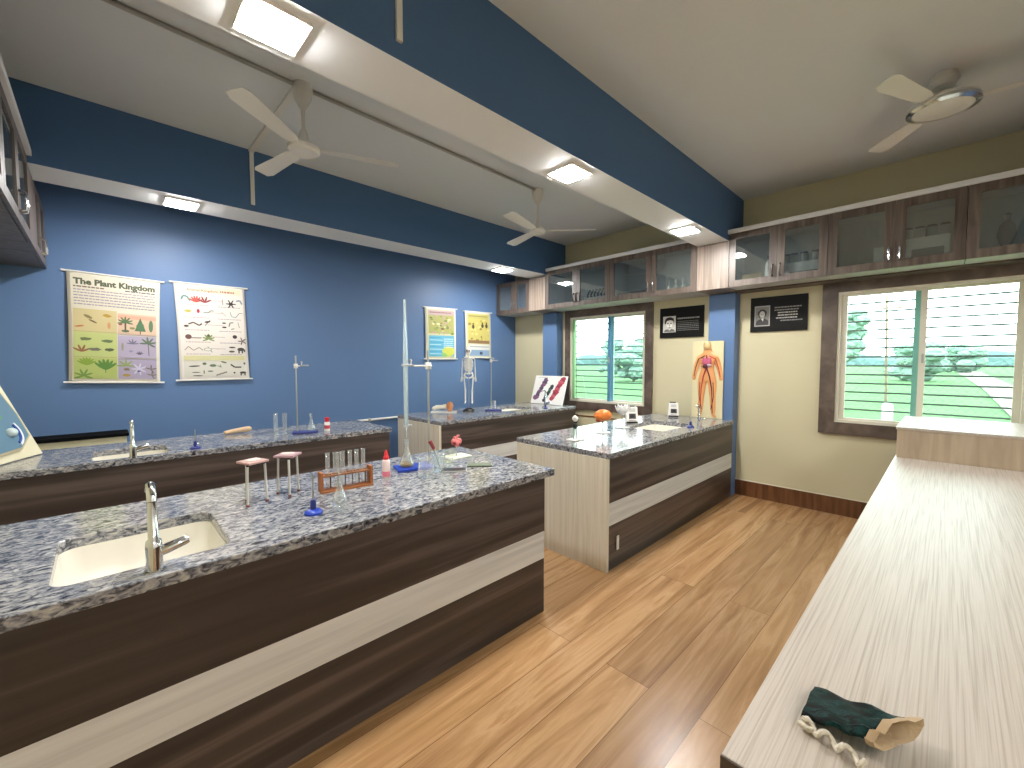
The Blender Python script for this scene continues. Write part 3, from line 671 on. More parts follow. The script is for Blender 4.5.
def draw3(P):
    P.rect(.05, .03, .95, .985, '#c9c6a4'); P.rect(.10, .05, .95, .14, '#b8a0a0'); P.words(.15, .85, .08, .02, '#8a5a5e', 5)
    P.rect(.10, .14, .93, .5, '#a6a562'); rn = random.Random(11)
    for k in range(46):
        P.blob(rn.uniform(.15, .88), rn.uniform(.16, .5), rn.uniform(.03, .08), rn.uniform(.02, .05), rn.choice(['#8d9a4a', '#c2bd6c', '#6f8440', '#b49a8c', '#d6cfa0', '#7a6048', '#9fb060']), k, 10)
    P.rect(.10, .54, .93, .95, '#62aecb')
    for k in range(8): P.line([(.13, .58+.045*k), (.5+.05*(k % 3), .585+.045*k)], .006, '#cfe6ea' if k % 2 else '#3f8fb8')
    P.blob(.74, .85, .22, .16, '#c8cc58', 3, 16, .2); P.blob(.6, .92, .12, .06, '#8fc06c', 4)
    for k in range(5): P.words(.58, .9, .60+.04*k, .012, '#e4efe8', 60+k)
def draw4(P):
    P.rect(.05, .03, .95, .985, '#cdc9a0'); P.rect(.10, .05, .93, .15, '#b7b26a'); P.words(.15, .88, .085, .02, '#8a7a44', 8)
    P.rect(.10, .15, .93, .66, '#c3b86a'); rn = random.Random(21)
    for k in range(26): P.blob(rn.uniform(.14, .9), rn.uniform(.18, .62), rn.uniform(.03, .07), rn.uniform(.02, .05), rn.choice(['#a99a4c', '#d6cd84', '#8f7f3f', '#b8a85c']), k+70, 10)
    for u, v in ((.30, .33), (.66, .30), (.82, .30)): P.ell(u, v, .05, .06, '#3f3a2c'); P.ell(u, v-.06, .03, .03, '#5b4a34')
    P.rect(.10, .62, .93, .69, '#8f6f4c'); P.rect(.10, .71, .93, .83, '#d3d5cf'); P.rect(.10, .83, .93, .96, '#8aa3c0'); P.ell(.60, .90, .06, .045, '#2f3e58'); P.words(.15, .9, .75, .02, '#8d9398', 9)
poster('wide poster titled The Plant Kingdom hanging on the blue wall', (-.171, 2.207), (.421, 2.185), (-.19, 1.29), (.391, 1.268), '#d8d2c4', draw1, group='paper posters on the blue wall')
poster('animal kingdom poster with rows of small creatures, right of the plant poster', (.515, 2.20), (1.085, 2.205), (.535, 1.283), (1.105, 1.285), '#e0dbd4', draw2, group='paper posters on the blue wall')
poster('small poster with green top and blue water, left of the corner pair', (3.224, 2.211), (3.749, 2.225), (3.231, 1.497), (3.742, 1.50), '#dfe0d8', draw3, group='paper posters on the blue wall', bulge=.01)
poster('small yellow poster nearest the room corner, behind the skeleton', (3.914, 2.213), (4.427, 2.222), (3.927, 1.525), (4.424, 1.519), '#dfe0d8', draw4, group='paper posters on the blue wall', bulge=.01)

# ---------------------------------------------------------------- portrait plaques on the window wall
def plaque(y0, y1, z0, z1, lab, kind):
    """y0 > y1 : left to right as seen"""
    t = thing('portrait_plaque', (XW, 0, 0), lab, 'plaque', 'black portrait plaques on the cream wall')
    MB().box((-.018, y1, z0), (-.001, y0, z1), bev=.002).build('board', mat('plaque_black', '#0b0b0b', .55, spec=.2), t, smooth=0)
    Wd, H = y0-y1, z1-z0
    P = Print(lambda u, v, l=0: (-.0175-l, y0-Wd*u, z1-H*v), Wd/H)
    if kind == 1:
        P.rect(.08, .28, .38, .82, '#c9c8c2'); P.ell(.23, .50, .085, .11, '#eceae4'); P.pts([(.12, .52), (.13, .38), (.18, .32), (.26, .31), (.33, .36), (.345, .52), (.32, .44), (.25, .41), (.17, .43), (.145, .54)], '#141414')
        P.ell(.195, .52, .02, .012, '#3a3a3a'); P.ell(.27, .52, .02, .012, '#3a3a3a'); P.ell(.235, .59, .012, .02, '#8f8e8a'); P.ell(.235, .66, .03, .01, '#4a4a4a'); P.pts([(.10, .80), (.13, .72), (.2, .71), (.235, .76), (.28, .70), (.34, .73), (.37, .80)], '#6b6a66')
        P.words(.42, .92, .35, .05, '#8f8f8c', 1)
        for k in range(6): P.words(.42, .90, .46+.058*k, .026, '#62625f', 3+k)
    else:
        P.rect(.08, .25, .36, .84, '#aaa9a4'); P.rect(.095, .28, .345, .81, '#7b7a76'); P.blob(.22, .47, .09, .10, '#2a2a29', 3, 16, .2); P.ell(.22, .50, .05, .07, '#b9b7b0'); P.pts([(.10, .81), (.12, .68), (.2, .62), (.27, .62), (.33, .68), (.34, .81)], '#2f2f30'); P.pts([(.2, .62), (.235, .70), (.25, .61)], '#d0cfca')
        P.ell(.205, .49, .01, .008, '#444444'); P.ell(.24, .49, .01, .008, '#444444')
        for k, (a, c) in enumerate(((.44, .90), (.44, .86), (.50, .83), (.50, .84), (.47, .83), (.55, .92))): P.words(a, c, .31+.075*k, .034, '#b4b3ae' if k in (2, 3, 4) else '#7d7d7a', 20+k)
    P.b.build('print', None, t, smooth=0, recalc=False)
plaque(2.505, 1.975, 1.745, 2.105, 'black plaque with bright white portrait, right of the smaller window', 1)
plaque(1.490, .982, 1.766, 2.122, 'black plaque with grey portrait, left of the wide window', 2)

# ---------------------------------------------------------------- relief chart of the human body
SKIN = mat('relief_skin', '#d99a62', .45); SKINP = mat('relief_bone', '#cfae7c', .45); ARTERY = mat('relief_red', '#b02a35', .4); VEIN = mat('relief_dark_red', '#5a2030', .4)
t = thing('body_chart', (4.815, 1.86, ZB), 'tall relief chart of a human body leaning on the blue column by the window bench', 'anatomy chart')
MB().box((.0, -.165, .001), (.012, .165, .85), bev=.002).build('board', mat('chart_cream', '#d5cba3', .5), t, smooth=0)
def skinned(name, pts, edges, radii, m, parent, sub=2, scale=None):
    me = bpy.data.meshes.new(name); me.from_pydata(pts, edges, []); o = bpy.data.objects.new(name, me); C.objects.link(o)
    md = o.modifiers.new('skin', 'SKIN')
    for i, v in enumerate(me.skin_vertices[0].data): v.radius = (radii[i], radii[i]); v.use_root = (i == 0)
    sb = o.modifiers.new('sub', 'SUBSURF'); sb.levels = sub; sb.render_levels = sub
    dg = bpy.context.evaluated_depsgraph_get(); dg.update(); m2 = bpy.data.meshes.new_from_object(o.evaluated_get(dg)); bpy.data.objects.remove(o)
    if scale: m2.transform(scale)
    for p in m2.polygons: p.use_smooth = True
    m2.materials.clear(); m2.materials.append(m)
    o = bpy.data.objects.new(name, m2); C.objects.link(o); o.parent = parent; return o
bp = [(0, 0, .46), (0, 0, .54), (0, 0, .62), (0, 0, .69), (0, 0, .735), (0, 0, .79),
      (0, .075, .665), (0, .105, .58), (0, .122, .49), (0, .13, .42), (0, -.075, .665), (0, -.105, .58), (0, -.122, .49), (0, -.13, .42),
      (0, .045, .43), (0, .052, .33), (0, .055, .22), (0, .06, .12), (0, .065, .04), (0, -.045, .43), (0, -.052, .33), (0, -.055, .22), (0, -.06, .12), (0, -.065, .04), (0, .09, .018), (0, -.09, .018)]
be = [(0, 1), (1, 2), (2, 3), (3, 4), (4, 5), (3, 6), (6, 7), (7, 8), (8, 9), (3, 10), (10, 11), (11, 12), (12, 13), (0, 14), (14, 15), (15, 16), (16, 17), (17, 18), (0, 19), (19, 20), (20, 21), (21, 22), (22, 23), (18, 24), (23, 25)]
br = [1.22*q for q in [.052, .05, .062, .055, .024, .046, .03, .023, .018, .015, .03, .023, .018, .015, .04, .034, .024, .024, .014, .04, .034, .024, .024, .014, .012, .012]]
skinned('relief_figure', bp, be, br, SKIN, t, 2, Matrix.Translation((-.006, 0, 0)) @ Matrix.Diagonal((.42, 1.13, 1, 1)))
MB().ball((-.02, 0, .80), (.024, .042, .05), SKINP, 3).box((-.03, -.02, .758), (-.012, .02, .775), SKINP, .004).build('skull', SKINP, t, smooth=70)
b = MB(); b.ball((-.03, .018, .63), (.014, .034, .045), mat('relief_lung', '#b85a78', .4), 2); b.ball((-.03, -.022, .63), (.014, .032, .045), mat('relief_lung', '#b85a78'), 2); b.ball((-.036, .012, .575), (.014, .03, .028), VEIN, 2); b.ball((-.034, -.025, .585), (.01, .025, .02), mat('relief_stomach', '#a99ab0', .4), 2); b.build('organs', None, t, smooth=70)
b = MB()
for s_ in (1, -1):
    b.tube([(-.03, 0, .70), (-.032, 0, .56), (-.03, .03*s_, .46), (-.024, .05*s_, .33), (-.02, .055*s_, .2), (-.02, .06*s_, .06)], [.006, .007, .006, .005, .004, .003], ARTERY if s_ > 0 else VEIN, 6)
    b.tube([(-.028, .02*s_, .69), (-.026, .08*s_, .655), (-.022, .108*s_, .56), (-.018, .125*s_, .46)], [.005, .005, .004, .003], VEIN if s_ > 0 else ARTERY, 6)
    for k in range(4): b.tube([(-.036, 0, .66-.03*k), (-.032, .05*s_, .665-.03*k)], .003, ARTERY, 5)
    b.tube([(-.026, .062*s_, .40), (-.02, .07*s_, .25), (-.02, .045*s_, .1)], .0035, VEIN, 5)
for v in b.bm.verts: v.co.y *= 1.13
b.build('blood_vessels', None, t)

# ---------------------------------------------------------------- chart board on the far bench
t = thing('specimen_chart', (4.70, 4.13, ZB+.004), 'white chart board with three diagonal colour pictures leaning on the far column', 'chart board')
lean = Matrix.Rotation(R(17.5), 4, 'Y')
o = MB().box((0, -.31, .001), (.012, .31, .435), bev=.002, M=lean).build('board', PAPER, t, smooth=0)
MB().box((.010, -.30, .004), (.016, .30, .43), M=lean).build('shadow_backing', BLK, t, smooth=0)  # black sheet stands in for the shadow at the board's side
P = Print(lambda u, v, l=0: tuple(lean @ Vector((-l, .31-.62*u, .435*(1-v)))), .62/.435)
def diag(P, u, v, L, wv, c, n, seed):
    rn = random.Random(seed)
    for k in range(n):
        f = k/(n-1)-.5; P.blob(u-f*L*.35+rn.uniform(-.01, .01), v+f*L, wv*rn.uniform(.7, 1.1), wv*rn.uniform(.5, .8), c[k % len(c)], seed+k, 12)
P.words(.1, .4, .06, .012, '#77757a', 4)
diag(P, .25, .48, .62, .10, ['#6b4a68', '#54405a', '#7c5570'], 9, 100); diag(P, .50, .62, .5, .08, ['#2f4a44', '#3f3040', '#466a5a'], 8, 130); diag(P, .76, .45, .7, .11, ['#a83a4c', '#8d2e42', '#c05866'], 10, 160)
P.b.build('print', None, t, smooth=0, recalc=False)

# cell model board at the left edge
t = thing('cell_chart', (-.375, 4.115, ZB+.003), 'cream board with a blue cell model leaning on the left bench', 'chart board')
ux = Vector((.154, .318, 0)).normalized(); nx = Vector((-.9, .436, 0)).normalized()
lean = Matrix(((ux.x, nx.x, 0, 0), (ux.y, nx.y, 0, 0), (0, 0, 1, 0), (0, 0, 0, 1))) @ Matrix.Rotation(R(-23), 4, 'X')
CRM = mat('cream_card', '#d9d1b3', .5)
MB().box((-.175, 0, .004), (.175, .014, .60), bev=.003, M=lean).build('board', CRM, t, smooth=0)
m = MB(); m.poly([tuple(lean @ Vector(p)) for p in ((.14, -.001, .14), (.02, -.001, .06), (-.17, -.001, .05), (-.17, -.001, .56), (.10, -.001, .56), (.145, -.001, .30))], mat('rim_beige', '#b5a888', .5), thick=tuple(lean.to_3x3() @ Vector((0, -.012, 0)))); m.build('rim', None, t, smooth=0)
m = MB(); m.poly([tuple(lean @ Vector(p)) for p in ((.125, -.0135, .145), (.02, -.0135, .075), (-.16, -.0135, .065), (-.16, -.0135, .545), (.09, -.0135, .545), (.13, -.0135, .30))], mat('cell_blue', '#5d7f94', .4), thick=tuple(lean.to_3x3() @ Vector((0, -.004, 0)))); m.build('cell_body', None, t, smooth=0)
for c_, r_, nm, hx in (((0, -.022, .18), .03, 'cell_nucleus', '#c9d8d8'), ((-.05, -.02, .29), (.03, .02, .02), 'green_organelle', '#5a9a58'), ((.01, -.02, .40), (.03, .016, .02), 'plum_organelle', '#6a4a62')):
    MB().ball(tuple(lean @ Vector(c_)), r_, mat(nm, hx, .4), 3).build(nm, mat(nm, hx), t, smooth=60)
for k, (rr, hh) in enumerate(((.06, '#24489a'), (.072, '#e8eef2'))):
    m = MB(); m.tube([tuple(lean @ Vector((.0+rr*math.cos(a), -.02, .18+rr*math.sin(a)*1.25))) for a in [R(-75+115*q/10) for q in range(11)]], .007, mat('band_%d' % k, hh, .4), 8)
    m.build('membrane_band', None, t, smooth=60)
MB().tube([tuple(lean @ Vector((0, .02, .35))), (lean @ Vector((0, .016, .35))+Vector((nx.x*.07, nx.y*.07, 0))).to_tuple()[:2]+(.008,)], .006, seg=8).build('strut', CRM, t)

# ---------------------------------------------------------------- lab ware helpers
def revolve_part(name, prof, m, parent, loc=(0, 0, 0), seg=28, rot=None):
    M = Matrix.Translation(loc)
    if rot: M = M @ Euler(rot).to_matrix().to_4x4()
    return MB().lathe(prof, m, seg, M, cap=False).build(name, m, parent, smooth=50)
def retort_stand(loc, lab, base, bw, bd, rodx, rodh, clampz, clampdir=1, basemat=None, rz=0, rod_r=.006, clampside=0, arm=.10):
    t = thing('retort_stand', loc, lab, 'retort stand', 'retort stands on the benches', rz)
    MB().box((-bw/2, -bd/2, 0), (bw/2, bd/2, .018), bev=.004).build('base', basemat or NAVY, t, smooth=0)
    for q in ((-1, -1), (1, -1), (-1, 1), (1, 1)): pass
    MB().tube([(rodx, 0, .017), (rodx, 0, rodh)], rod_r, seg=10).build('rod', STEEL, t)
    c = MB(); a = clampdir
    c.box((rodx-.016, -.016, clampz-.02), (rodx+.016, .016, clampz+.02), bev=.004)
    c.tube([(rodx, -.016, clampz), (rodx, -.045, clampz)], .005, seg=8); c.ball((rodx, -.045, clampz), (.009, .005, .007), sub=2)
    c.tube([(rodx+a*.014, 0, clampz), (rodx+a*arm, 0, clampz)], .0055, seg=8)
    k = c.build('boss_clamp', WPL, t, smooth=40)
    j = MB()
    for s_ in (1, -1):
        j.tube([(rodx+a*arm, 0, clampz), (rodx+a*(arm+.015), s_*.024, clampz+.004), (rodx+a*(arm+.045), s_*.026, clampz+.004), (rodx+a*(arm+.065), s_*.012, clampz+.004)], .006, seg=8)
    j.tube([(rodx+a*(arm+.01), .01, clampz+.0), (rodx+a*(arm+.01), .035, clampz+.03)], .004, seg=6); j.ball((rodx+a*(arm+.01), .035, clampz+.03), .01, sub=2)
    j.build('jaw', GPL, k, smooth=40)
    return t
def flask_prof(r, h, nr, nh):
    return [(0, .002), (r*.9, .001), (r, .008), (r*.97, .02), (nr, h-nh), (nr, h-.004), (nr*1.25, h), (nr*1.1, h+.001), (nr*.85, h-.006)]

# ---------------------------------------------------------------- things on the nearest bench
def tripod(loc, lab, rz, pad):
    t = thing('tripod_stand', loc, lab, 'tripod stand', 'wire gauze tripods on the near bench', rz)
    h = .176
    b = MB(); tri = [(.045*math.cos(R(90+120*k)), .045*math.sin(R(90+120*k))) for k in range(3)]
    for k in range(3):
        a, c = tri[k], tri[(k+1) % 3]; b.tube([(a[0], a[1], h), (c[0], c[1], h)], .005, seg=8)
    b.build('ring_frame', mat('dark_iron', '#2c2623', .5, .5), t)
    for k in range(3):
        a = tri[k]; lg = MB().tube([(a[0], a[1], h-.004), (a[0]*1.12, a[1]*1.12, .01)], .0052, seg=8).build('leg', mat('pale_steel', '#c9c7c2', .4, .3), t)
        MB().ball((a[0]*1.13, a[1]*1.13, .006), (.008, .008, .006), sub=2).build('foot', mat('rust_tip', '#7a3d3d', .6), lg)
    g = MB().box((-.045, -.045, h+.006), (.045, .045, h+.016), bev=.002).build('wire_gauze', mat('gauze_'+pad, pad, .6, bump=.3, bscale=400), t, smooth=0)
    MB().lathe([(0, h+.0165), (.030, h+.0165), (.030, h+.019), (0, h+.0195)], seg=24).build('ceramic_disc', mat('ceramic_disc', '#cdbcb8', .7), g)
    return t
tripod((.466, 2.115, ZB), 'left of the two small tripods with pinkish gauze on the near bench', R(20), '#b8958f')
tripod((.618, 2.15, ZB), 'right of the two small tripods with pinkish gauze on the near bench', R(48), '#a8868c')
def burner(loc, lab, h=.165, m=None, s=1.0, needle=True):
    t = thing('bunsen_burner', loc, lab, 'burner', 'small blue burners')
    m = m or BLUEP
    MB().lathe([(0, 0), (.036*s, 0), (.036*s, .006*s), (.030*s, .014*s), (.014*s, .020*s), (0, .020*s)], seg=28).build('base', m, t)
    MB().lathe([(0, .0195*s), (.011*s, .0195*s), (.012*s, .03*s), (.010*s, .058*s), (0, .058*s)], seg=20).build('collar', NAVY, t)
    MB().tube([(.010*s, 0, .038*s), (.024*s, 0, .040*s)], .0045*s, seg=8).build('gas_inlet', STEEL, t)
    MB().tube([(0, 0, .057*s), (0, 0, h)], .0036*s if needle else .006*s, seg=10).build('barrel', STEEL, t)
    return t
burner((.608, 1.80, ZB), 'bright blue based burner in front of the test tube rack')
# test tube rack
t = thing('test_tube_rack', (.852, 2.055, ZB), 'orange-brown wooden rack on the near bench holding glass test tubes', 'test tube rack', rz=R(-6))
L_ = .118
MB().box((-L_-.006, -.032, 0), (L_+.006, .032, .010), bev=.002).build('bottom_rail', ORANGE, t, smooth=0)
for s_ in (-1, 1): MB().box((s_*L_-.007, -.026, .0105), (s_*L_+.007, .026, .098), bev=.002).build('end_post', ORANGE, t, smooth=0)
b = MB()
xs = [-.085, -.05, -.015, .02, .052, .085]
b.box((-L_+.0075, -.026, .074), (L_-.0075, -.013, .082)); b.box((-L_+.0075, .013, .074), (L_-.0075, .026, .082))
for k in range(7):
    xx = -.1025+.034*k; b.box((xx-.003, -.013, .074), (xx+.003, .013, .082))
b.build('top_rail', mat('rack_brown', '#8c5a38', .5), t, smooth=0)
for k, xx in enumerate(xs): MB().tube([(xx+.017, .02, .0105), (xx+.017, .02, .0735)], .0035, seg=8).build('peg', mat('rack_peg', '#4a3428', .5), t)
tt = None
words_ = ['leftmost', 'second', 'third', 'fourth', 'fifth', 'rightmost']
ca, sa = math.cos(R(-6)), math.sin(R(-6))
for k, xx in enumerate(xs):
    px, py = .852+ca*xx, 2.055+sa*xx
    lab = '%s glass test tube standing in the orange wooden rack' % words_[k]
    if tt is None:
        tt = thing('test_tube', (px, py, ZB+.011), lab, 'test tube', 'test tubes in the wooden rack')
        revolve_part('tube_wall', [(0, .001), (.006, .003), (.0095, .011), (.0095, .170), (.0118, .173), (.0118, .175), (.0088, .174)], GLASSL, tt)
    else: dup(tt, (px, py, ZB+.011), lab)
# long-necked flask in front
t = thing('long_necked_flask', (.705, 1.768, ZB), 'clear long-necked glass flask standing before the test tube rack', 'flask')
revolve_part('flask_body', [(0, .001), (.022, .001), (.026, .006), (.030, .035), (.026, .060), (.012, .095), (.0068, .125), (.0062, .240), (.0085, .245), (.0055, .243)], GLASSL, t)
# red-capped bottle
def dropper_bottle(loc, lab, s, low):
    t = thing('reagent_bottle', loc, lab, 'bottle', 'red-capped plastic bottles')
    MB().lathe([(0, 0), (.019*s, 0), (.021*s, .004*s), (.021*s, .085*s), (.017*s, .096*s), (.010*s, .101*s), (0, .101*s)], seg=24).build('bottle_body', mat('bottle_pink_white', '#e3cfc9', .35), t)
    MB().lathe([(.0213*s, .01*s), (.0216*s, .012*s), (.0216*s, .036*s), (.0213*s, .038*s)], seg=24).build('label_band', low, t)
    MB().lathe([(0, .101*s), (.015*s, .101*s), (.015*s, .114*s), (.011*s, .119*s), (.010*s, .132*s), (.004*s, .150*s), (0, .150*s)], seg=20).build('cap', REDP, t)
dropper_bottle((1.085, 2.09, ZB), 'pink and white squeeze bottle with red cap beside the test tube rack', 1.0, PINKL)
# titration stand: blue base, thin rod, clamp, burette over a flask
T0 = Vector((1.30, 2.16, ZB))
t = retort_stand(tuple(T0), 'titration stand with blue base and thin rod at centre of the near bench', None, .22, .13, .088, .69, .60, -1, BLUEP, R(-16), arm=.085)
def loc2(dx, dy, rz=-16): return (T0.x+dx*math.cos(R(rz))-dy*math.sin(R(rz)), T0.y+dx*math.sin(R(rz))+dy*math.cos(R(rz)))
bx, by = loc2(-.045, 0)
q = thing('burette', (bx, by, ZB), 'tall pale glass burette clamped upright above the conical flask', 'burette')
revolve_part('tube_wall', [(.0018, .185), (.003, .20), (.006, .245), (.012, .27), (.0125, .29), (.0135, .62), (.012, .72), (.0085, .85), (.0075, .965), (.0095, .975), (.007, .977)], GLASSB, q)
MB().tube([(-.022, 0, .255), (.022, 0, .255)], .006, seg=10).ball((.026, 0, .255), (.006, .012, .008), sub=2).build('stopcock', GPL, q, smooth=50)
q = thing('conical_flask', (bx, by, ZB+.0185), 'conical glass flask with amber liquid on the blue titration stand base', 'flask')
revolve_part('flask_body', flask_prof(.043, .155, .012, .05), GLASSL, q)
MB().lathe([(0, .004), (.038, .004), (.0385, .012), (.036, .022), (0, .022)], seg=28).build('liquid', mat('amber_liquid', '#8a6a2c', .2), q)
# beakers right of the stand
def beaker(loc, lab, r, h, group='clear beakers on the near bench', liquid=None):
    t = thing('beaker', loc, lab, 'beaker', group)
    revolve_part('beaker_wall', [(0, .001), (r*.9, .001), (r, .006), (r, h-.005), (r*1.08, h), (r*1.0, h+.001), (r*.94, h-.004)], GLASSL, t)
    return t
beaker((1.245, 1.955, ZB), 'clear glass beaker in front of the titration stand, nearest the bench edge', .042, .105)
t2 = beaker((1.36, 2.0, ZB), 'clear glass beaker holding the red-brown stirring stick', .038, .10)
tag(MB().tube([(1.373, 1.995, ZB+.006), (1.345, 2.022, ZB+.13)], .005, STEEL, 8).tube([(1.3455, 2.0215, ZB+.128), (1.328, 2.038, ZB+.175)], [.009, .012], mat('red_brown_rubber', '#7d2f33', .5), 10).build('stirring_stick', smooth=40), 'stick with red-brown rubber end leaning in a clear beaker', 'stick')
t = thing('petri_dish', (1.52, 2.16, ZB), 'shallow round clear glass dish left of the pink model', 'dish')
revolve_part('dish_wall', [(0, .001), (.045, .001), (.047, .004), (.047, .02), (.044, .019)], GLASSL, t)
# pink heart model on stand
HEART = mat('heart_pink', '#cf6f6c', .45)
t = thing('heart_model', (1.66, 2.235, ZB), 'pink and red heart model on a thin stand with pale base, near bench', 'anatomy model')
MB().box((-.085, -.06, 0), (.085, .06, .008), bev=.002).build('base', mat('pale_base', '#d8dcc8', .5), t, smooth=0)
MB().tube([(0, 0, .0075), (0, 0, .082)], .004, seg=8).build('stem', STEEL, t)
b = MB()
for c_, r_ in (((-.018, 0, .102), .022), ((.018, 0, .102), .022), ((0, -.008, .09), .022), ((0, .012, .115), .02)): b.ball(c_, (r_, r_*.85, r_), sub=3)
b.tube([(0, 0, .12), (.01, 0, .14), (.025, 0, .137)], [.009, .008, .006], seg=10); b.tube([(-.01, 0, .115), (-.018, 0, .135)], [.008, .006], seg=10)
o = b.build('heart', HEART, t, smooth=70)
MB().ball((-.024, -.012, .095), (.012, .012, .014), sub=2).ball((.006, -.018, .088), (.01, .01, .012), sub=2).build('chamber', mat('heart_dark', '#8e2c30', .4), o, smooth=70)
# two phones lying on the bench
def phone(loc, lab, rz, body, scr, L=.15, Wd=.075):
    t = thing('mobile_phone', loc, lab, 'phone', 'phones on the near bench', rz)
    MB().box((-L/2, -Wd/2, 0), (L/2, Wd/2, .009), bev=.003).build('body', body, t, smooth=0)
    MB().box((-L/2+.005, -Wd/2+.004, .0091), (L/2-.005, Wd/2-.004, .0098)).build('screen', scr, t, smooth=0)
    MB().lathe([(0, .0098), (.006, .0098), (.006, .0108), (0, .0108)], seg=16, M=Matrix.Translation((L/2-.02, Wd/2-.02, 0))).build('camera_lens', BLK, t)
phone((1.43, 1.955, ZB), 'dark-screened phone on the near bench, left of the pair', R(-38), GPL, BLK)
phone((1.615, 1.945, ZB), 'olive-cased phone on the near bench, right of the pair', R(-38), mat('olive_case', '#4d5646', .4), mat('olive_screen', '#6f7a66', .25))

# ---------------------------------------------------------------- things on the second bench
burner((.473, 3.77, ZB), 'blue burner right of the sink on the bench under the posters', .14, NAVY, .95)
# pale carved hand-like wooden block
WD = mat('pale_driftwood', '#c9ad8b', .6, bump=.3, bscale=60)
t = thing('bone_model', (.85, 4.31, ZB), 'pale tan model lying on the bench under the animal poster', 'anatomy model')
skinned('model_body', [(-.08, 0, .022), (-.03, 0, .026), (.03, .0, .03), (.075, .0, .034), (-.11, .01, .016), (-.105, -.02, .016), (.10, .01, .032)], [(0, 1), (1, 2), (2, 3), (0, 4), (0, 5), (3, 6)], [.018, .022, .025, .026, .013, .012, .02], WD, t, 2)
def cylinder_glass(loc, lab, r, h):
    t = thing('glass_cylinder', loc, lab, 'glass cylinder', 'clear glass cylinders under the posters')
    revolve_part('cylinder_wall', [(0, .001), (r*1.5, .001), (r*1.5, .005), (r*.95, .012), (r, .02), (r, h-.005), (r*1.25, h), (r*.9, h-.003)], GLASSL, t)
cylinder_glass((1.075, 4.05, ZB), 'left of two clear glass cylinders behind the tripods', .017, .18); cylinder_glass((1.132, 4.0, ZB), 'right of two clear glass cylinders behind the tripods', .017, .18)
retort_stand((1.275, 3.93, ZB), 'retort stand with navy base on the bench under the posters', None, .20, .12, -.06, .68, .59, 1, NAVY, R(-18), arm=.035)
q = thing('conical_flask', (1.325, 3.925, ZB+.0185), 'small clear conical flask on the navy stand base under the posters', 'flask')
revolve_part('flask_body', flask_prof(.036, .15, .010, .055), GLASSL, q)
t = thing('reagent_bottle', (1.46, 3.915, ZB), 'white bottle with red cap at the back bench beside the navy stand', 'bottle', 'red-capped plastic bottles')
MB().lathe([(0, 0), (.023, 0), (.024, .004), (.024, .075), (.018, .084), (0, .084)], seg=24).build('bottle_body', mat('bottle_white', '#e8e2de', .35), t)
MB().lathe([(.0243, .022), (.0246, .024), (.0246, .052), (.0243, .054)], seg=24).build('label_band', mat('label_red', '#c04a50', .5), t)
MB().lathe([(0, .084), (.019, .084), (.019, .12), (.014, .124), (0, .124)], seg=20).build('cap', REDP, t)

# ---------------------------------------------------------------- things on the far bench
t = thing('torso_model', (3.05, 4.36, ZB), 'orange and cream anatomy model lying on a white tray, far bench', 'anatomy model', rz=R(-42))
MB().box((-.16, -.075, 0), (.16, .075, .012), bev=.004).build('tray', WPL, t, smooth=0)
MB().tube([(-.13, 0, .055), (-.09, .0, .062), (-.03, 0, .066), (.03, 0, .07)], [.018, .030, .026, .036], seg=14).ball((-.12, 0, .048), (.03, .03, .025), sub=2).build('limb', mat('model_cream', '#e3dccb', .4), t, smooth=70)
MB().ball((.075, 0, .078), (.042, .045, .056), sub=3).box((.05, -.03, .0125), (.10, .03, .05), None, .006).build('muscle_block', mat('model_orange', '#d08a5a', .45), t, smooth=70)
# skeleton
BONE = mat('bone_white', '#f0ece2', .45)
t = thing('skeleton_model', (3.36, 4.255, ZB), 'small white human skeleton model hanging on a stand with black base', 'skeleton model', rz=R(-44))
MB().lathe([(0, 0), (.075, 0), (.075, .012), (.055, .03), (.02, .042), (0, .042)], seg=24).build('base', BLK, t)
MB().tube([(0, .03, .04), (0, .03, .62), (0, .012, .74)], .004, seg=8).build('support_rod', STEEL, t)
MB().ball((0, 0, .765), (.036, .042, .042), BONE, 3).box((-.021, -.044, .712), (.021, -.012, .742), BONE, .006).ball((-.014, -.038, .765), (.010, .006, .010), BLK, 2).ball((.014, -.038, .765), (.010, .006, .010), BLK, 2).build('skull', None, t, smooth=70)
b = MB()
for k in range(16): b.lathe([(0, -.006), (.009, -.006), (.011, 0), (.009, .006), (0, .006)], seg=10, M=Matrix.Translation((0, .012, .47+.0155*k)))
b.build('spine', BONE, t)
b = MB()
for k in range(9):
    z = .66-.0175*k; wv = .040+.020*math.sin(math.pi*(k+1.5)/10)
    for s_ in (1, -1): b.tube([(s_*wv*math.sin(a)*1.0, .012-.05*(1-math.cos(a))/2*1.15, z-.012*math.sin(a/2)) for a in [R(6+165*q/8) for q in range(9)]], .0038, seg=6)
b.box((-.007, -.05, .535), (.007, -.044, .66), None, .002)
for s_ in (1, -1): b.tube([(0, -.045, .665), (s_*.04, -.02, .675), (s_*.07, 0, .668)], .005, seg=6)
b.build('rib_cage', BONE, t)
b = MB()
for s_ in (1, -1):
    b.tube([(s_*.01, .015, .475), (s_*.045, .005, .485), (s_*.055, -.01, .455), (s_*.035, -.015, .43), (s_*.008, -.02, .42)], [.010, .011, .011, .011, .008], seg=8)
b.build('pelvis', BONE, t)
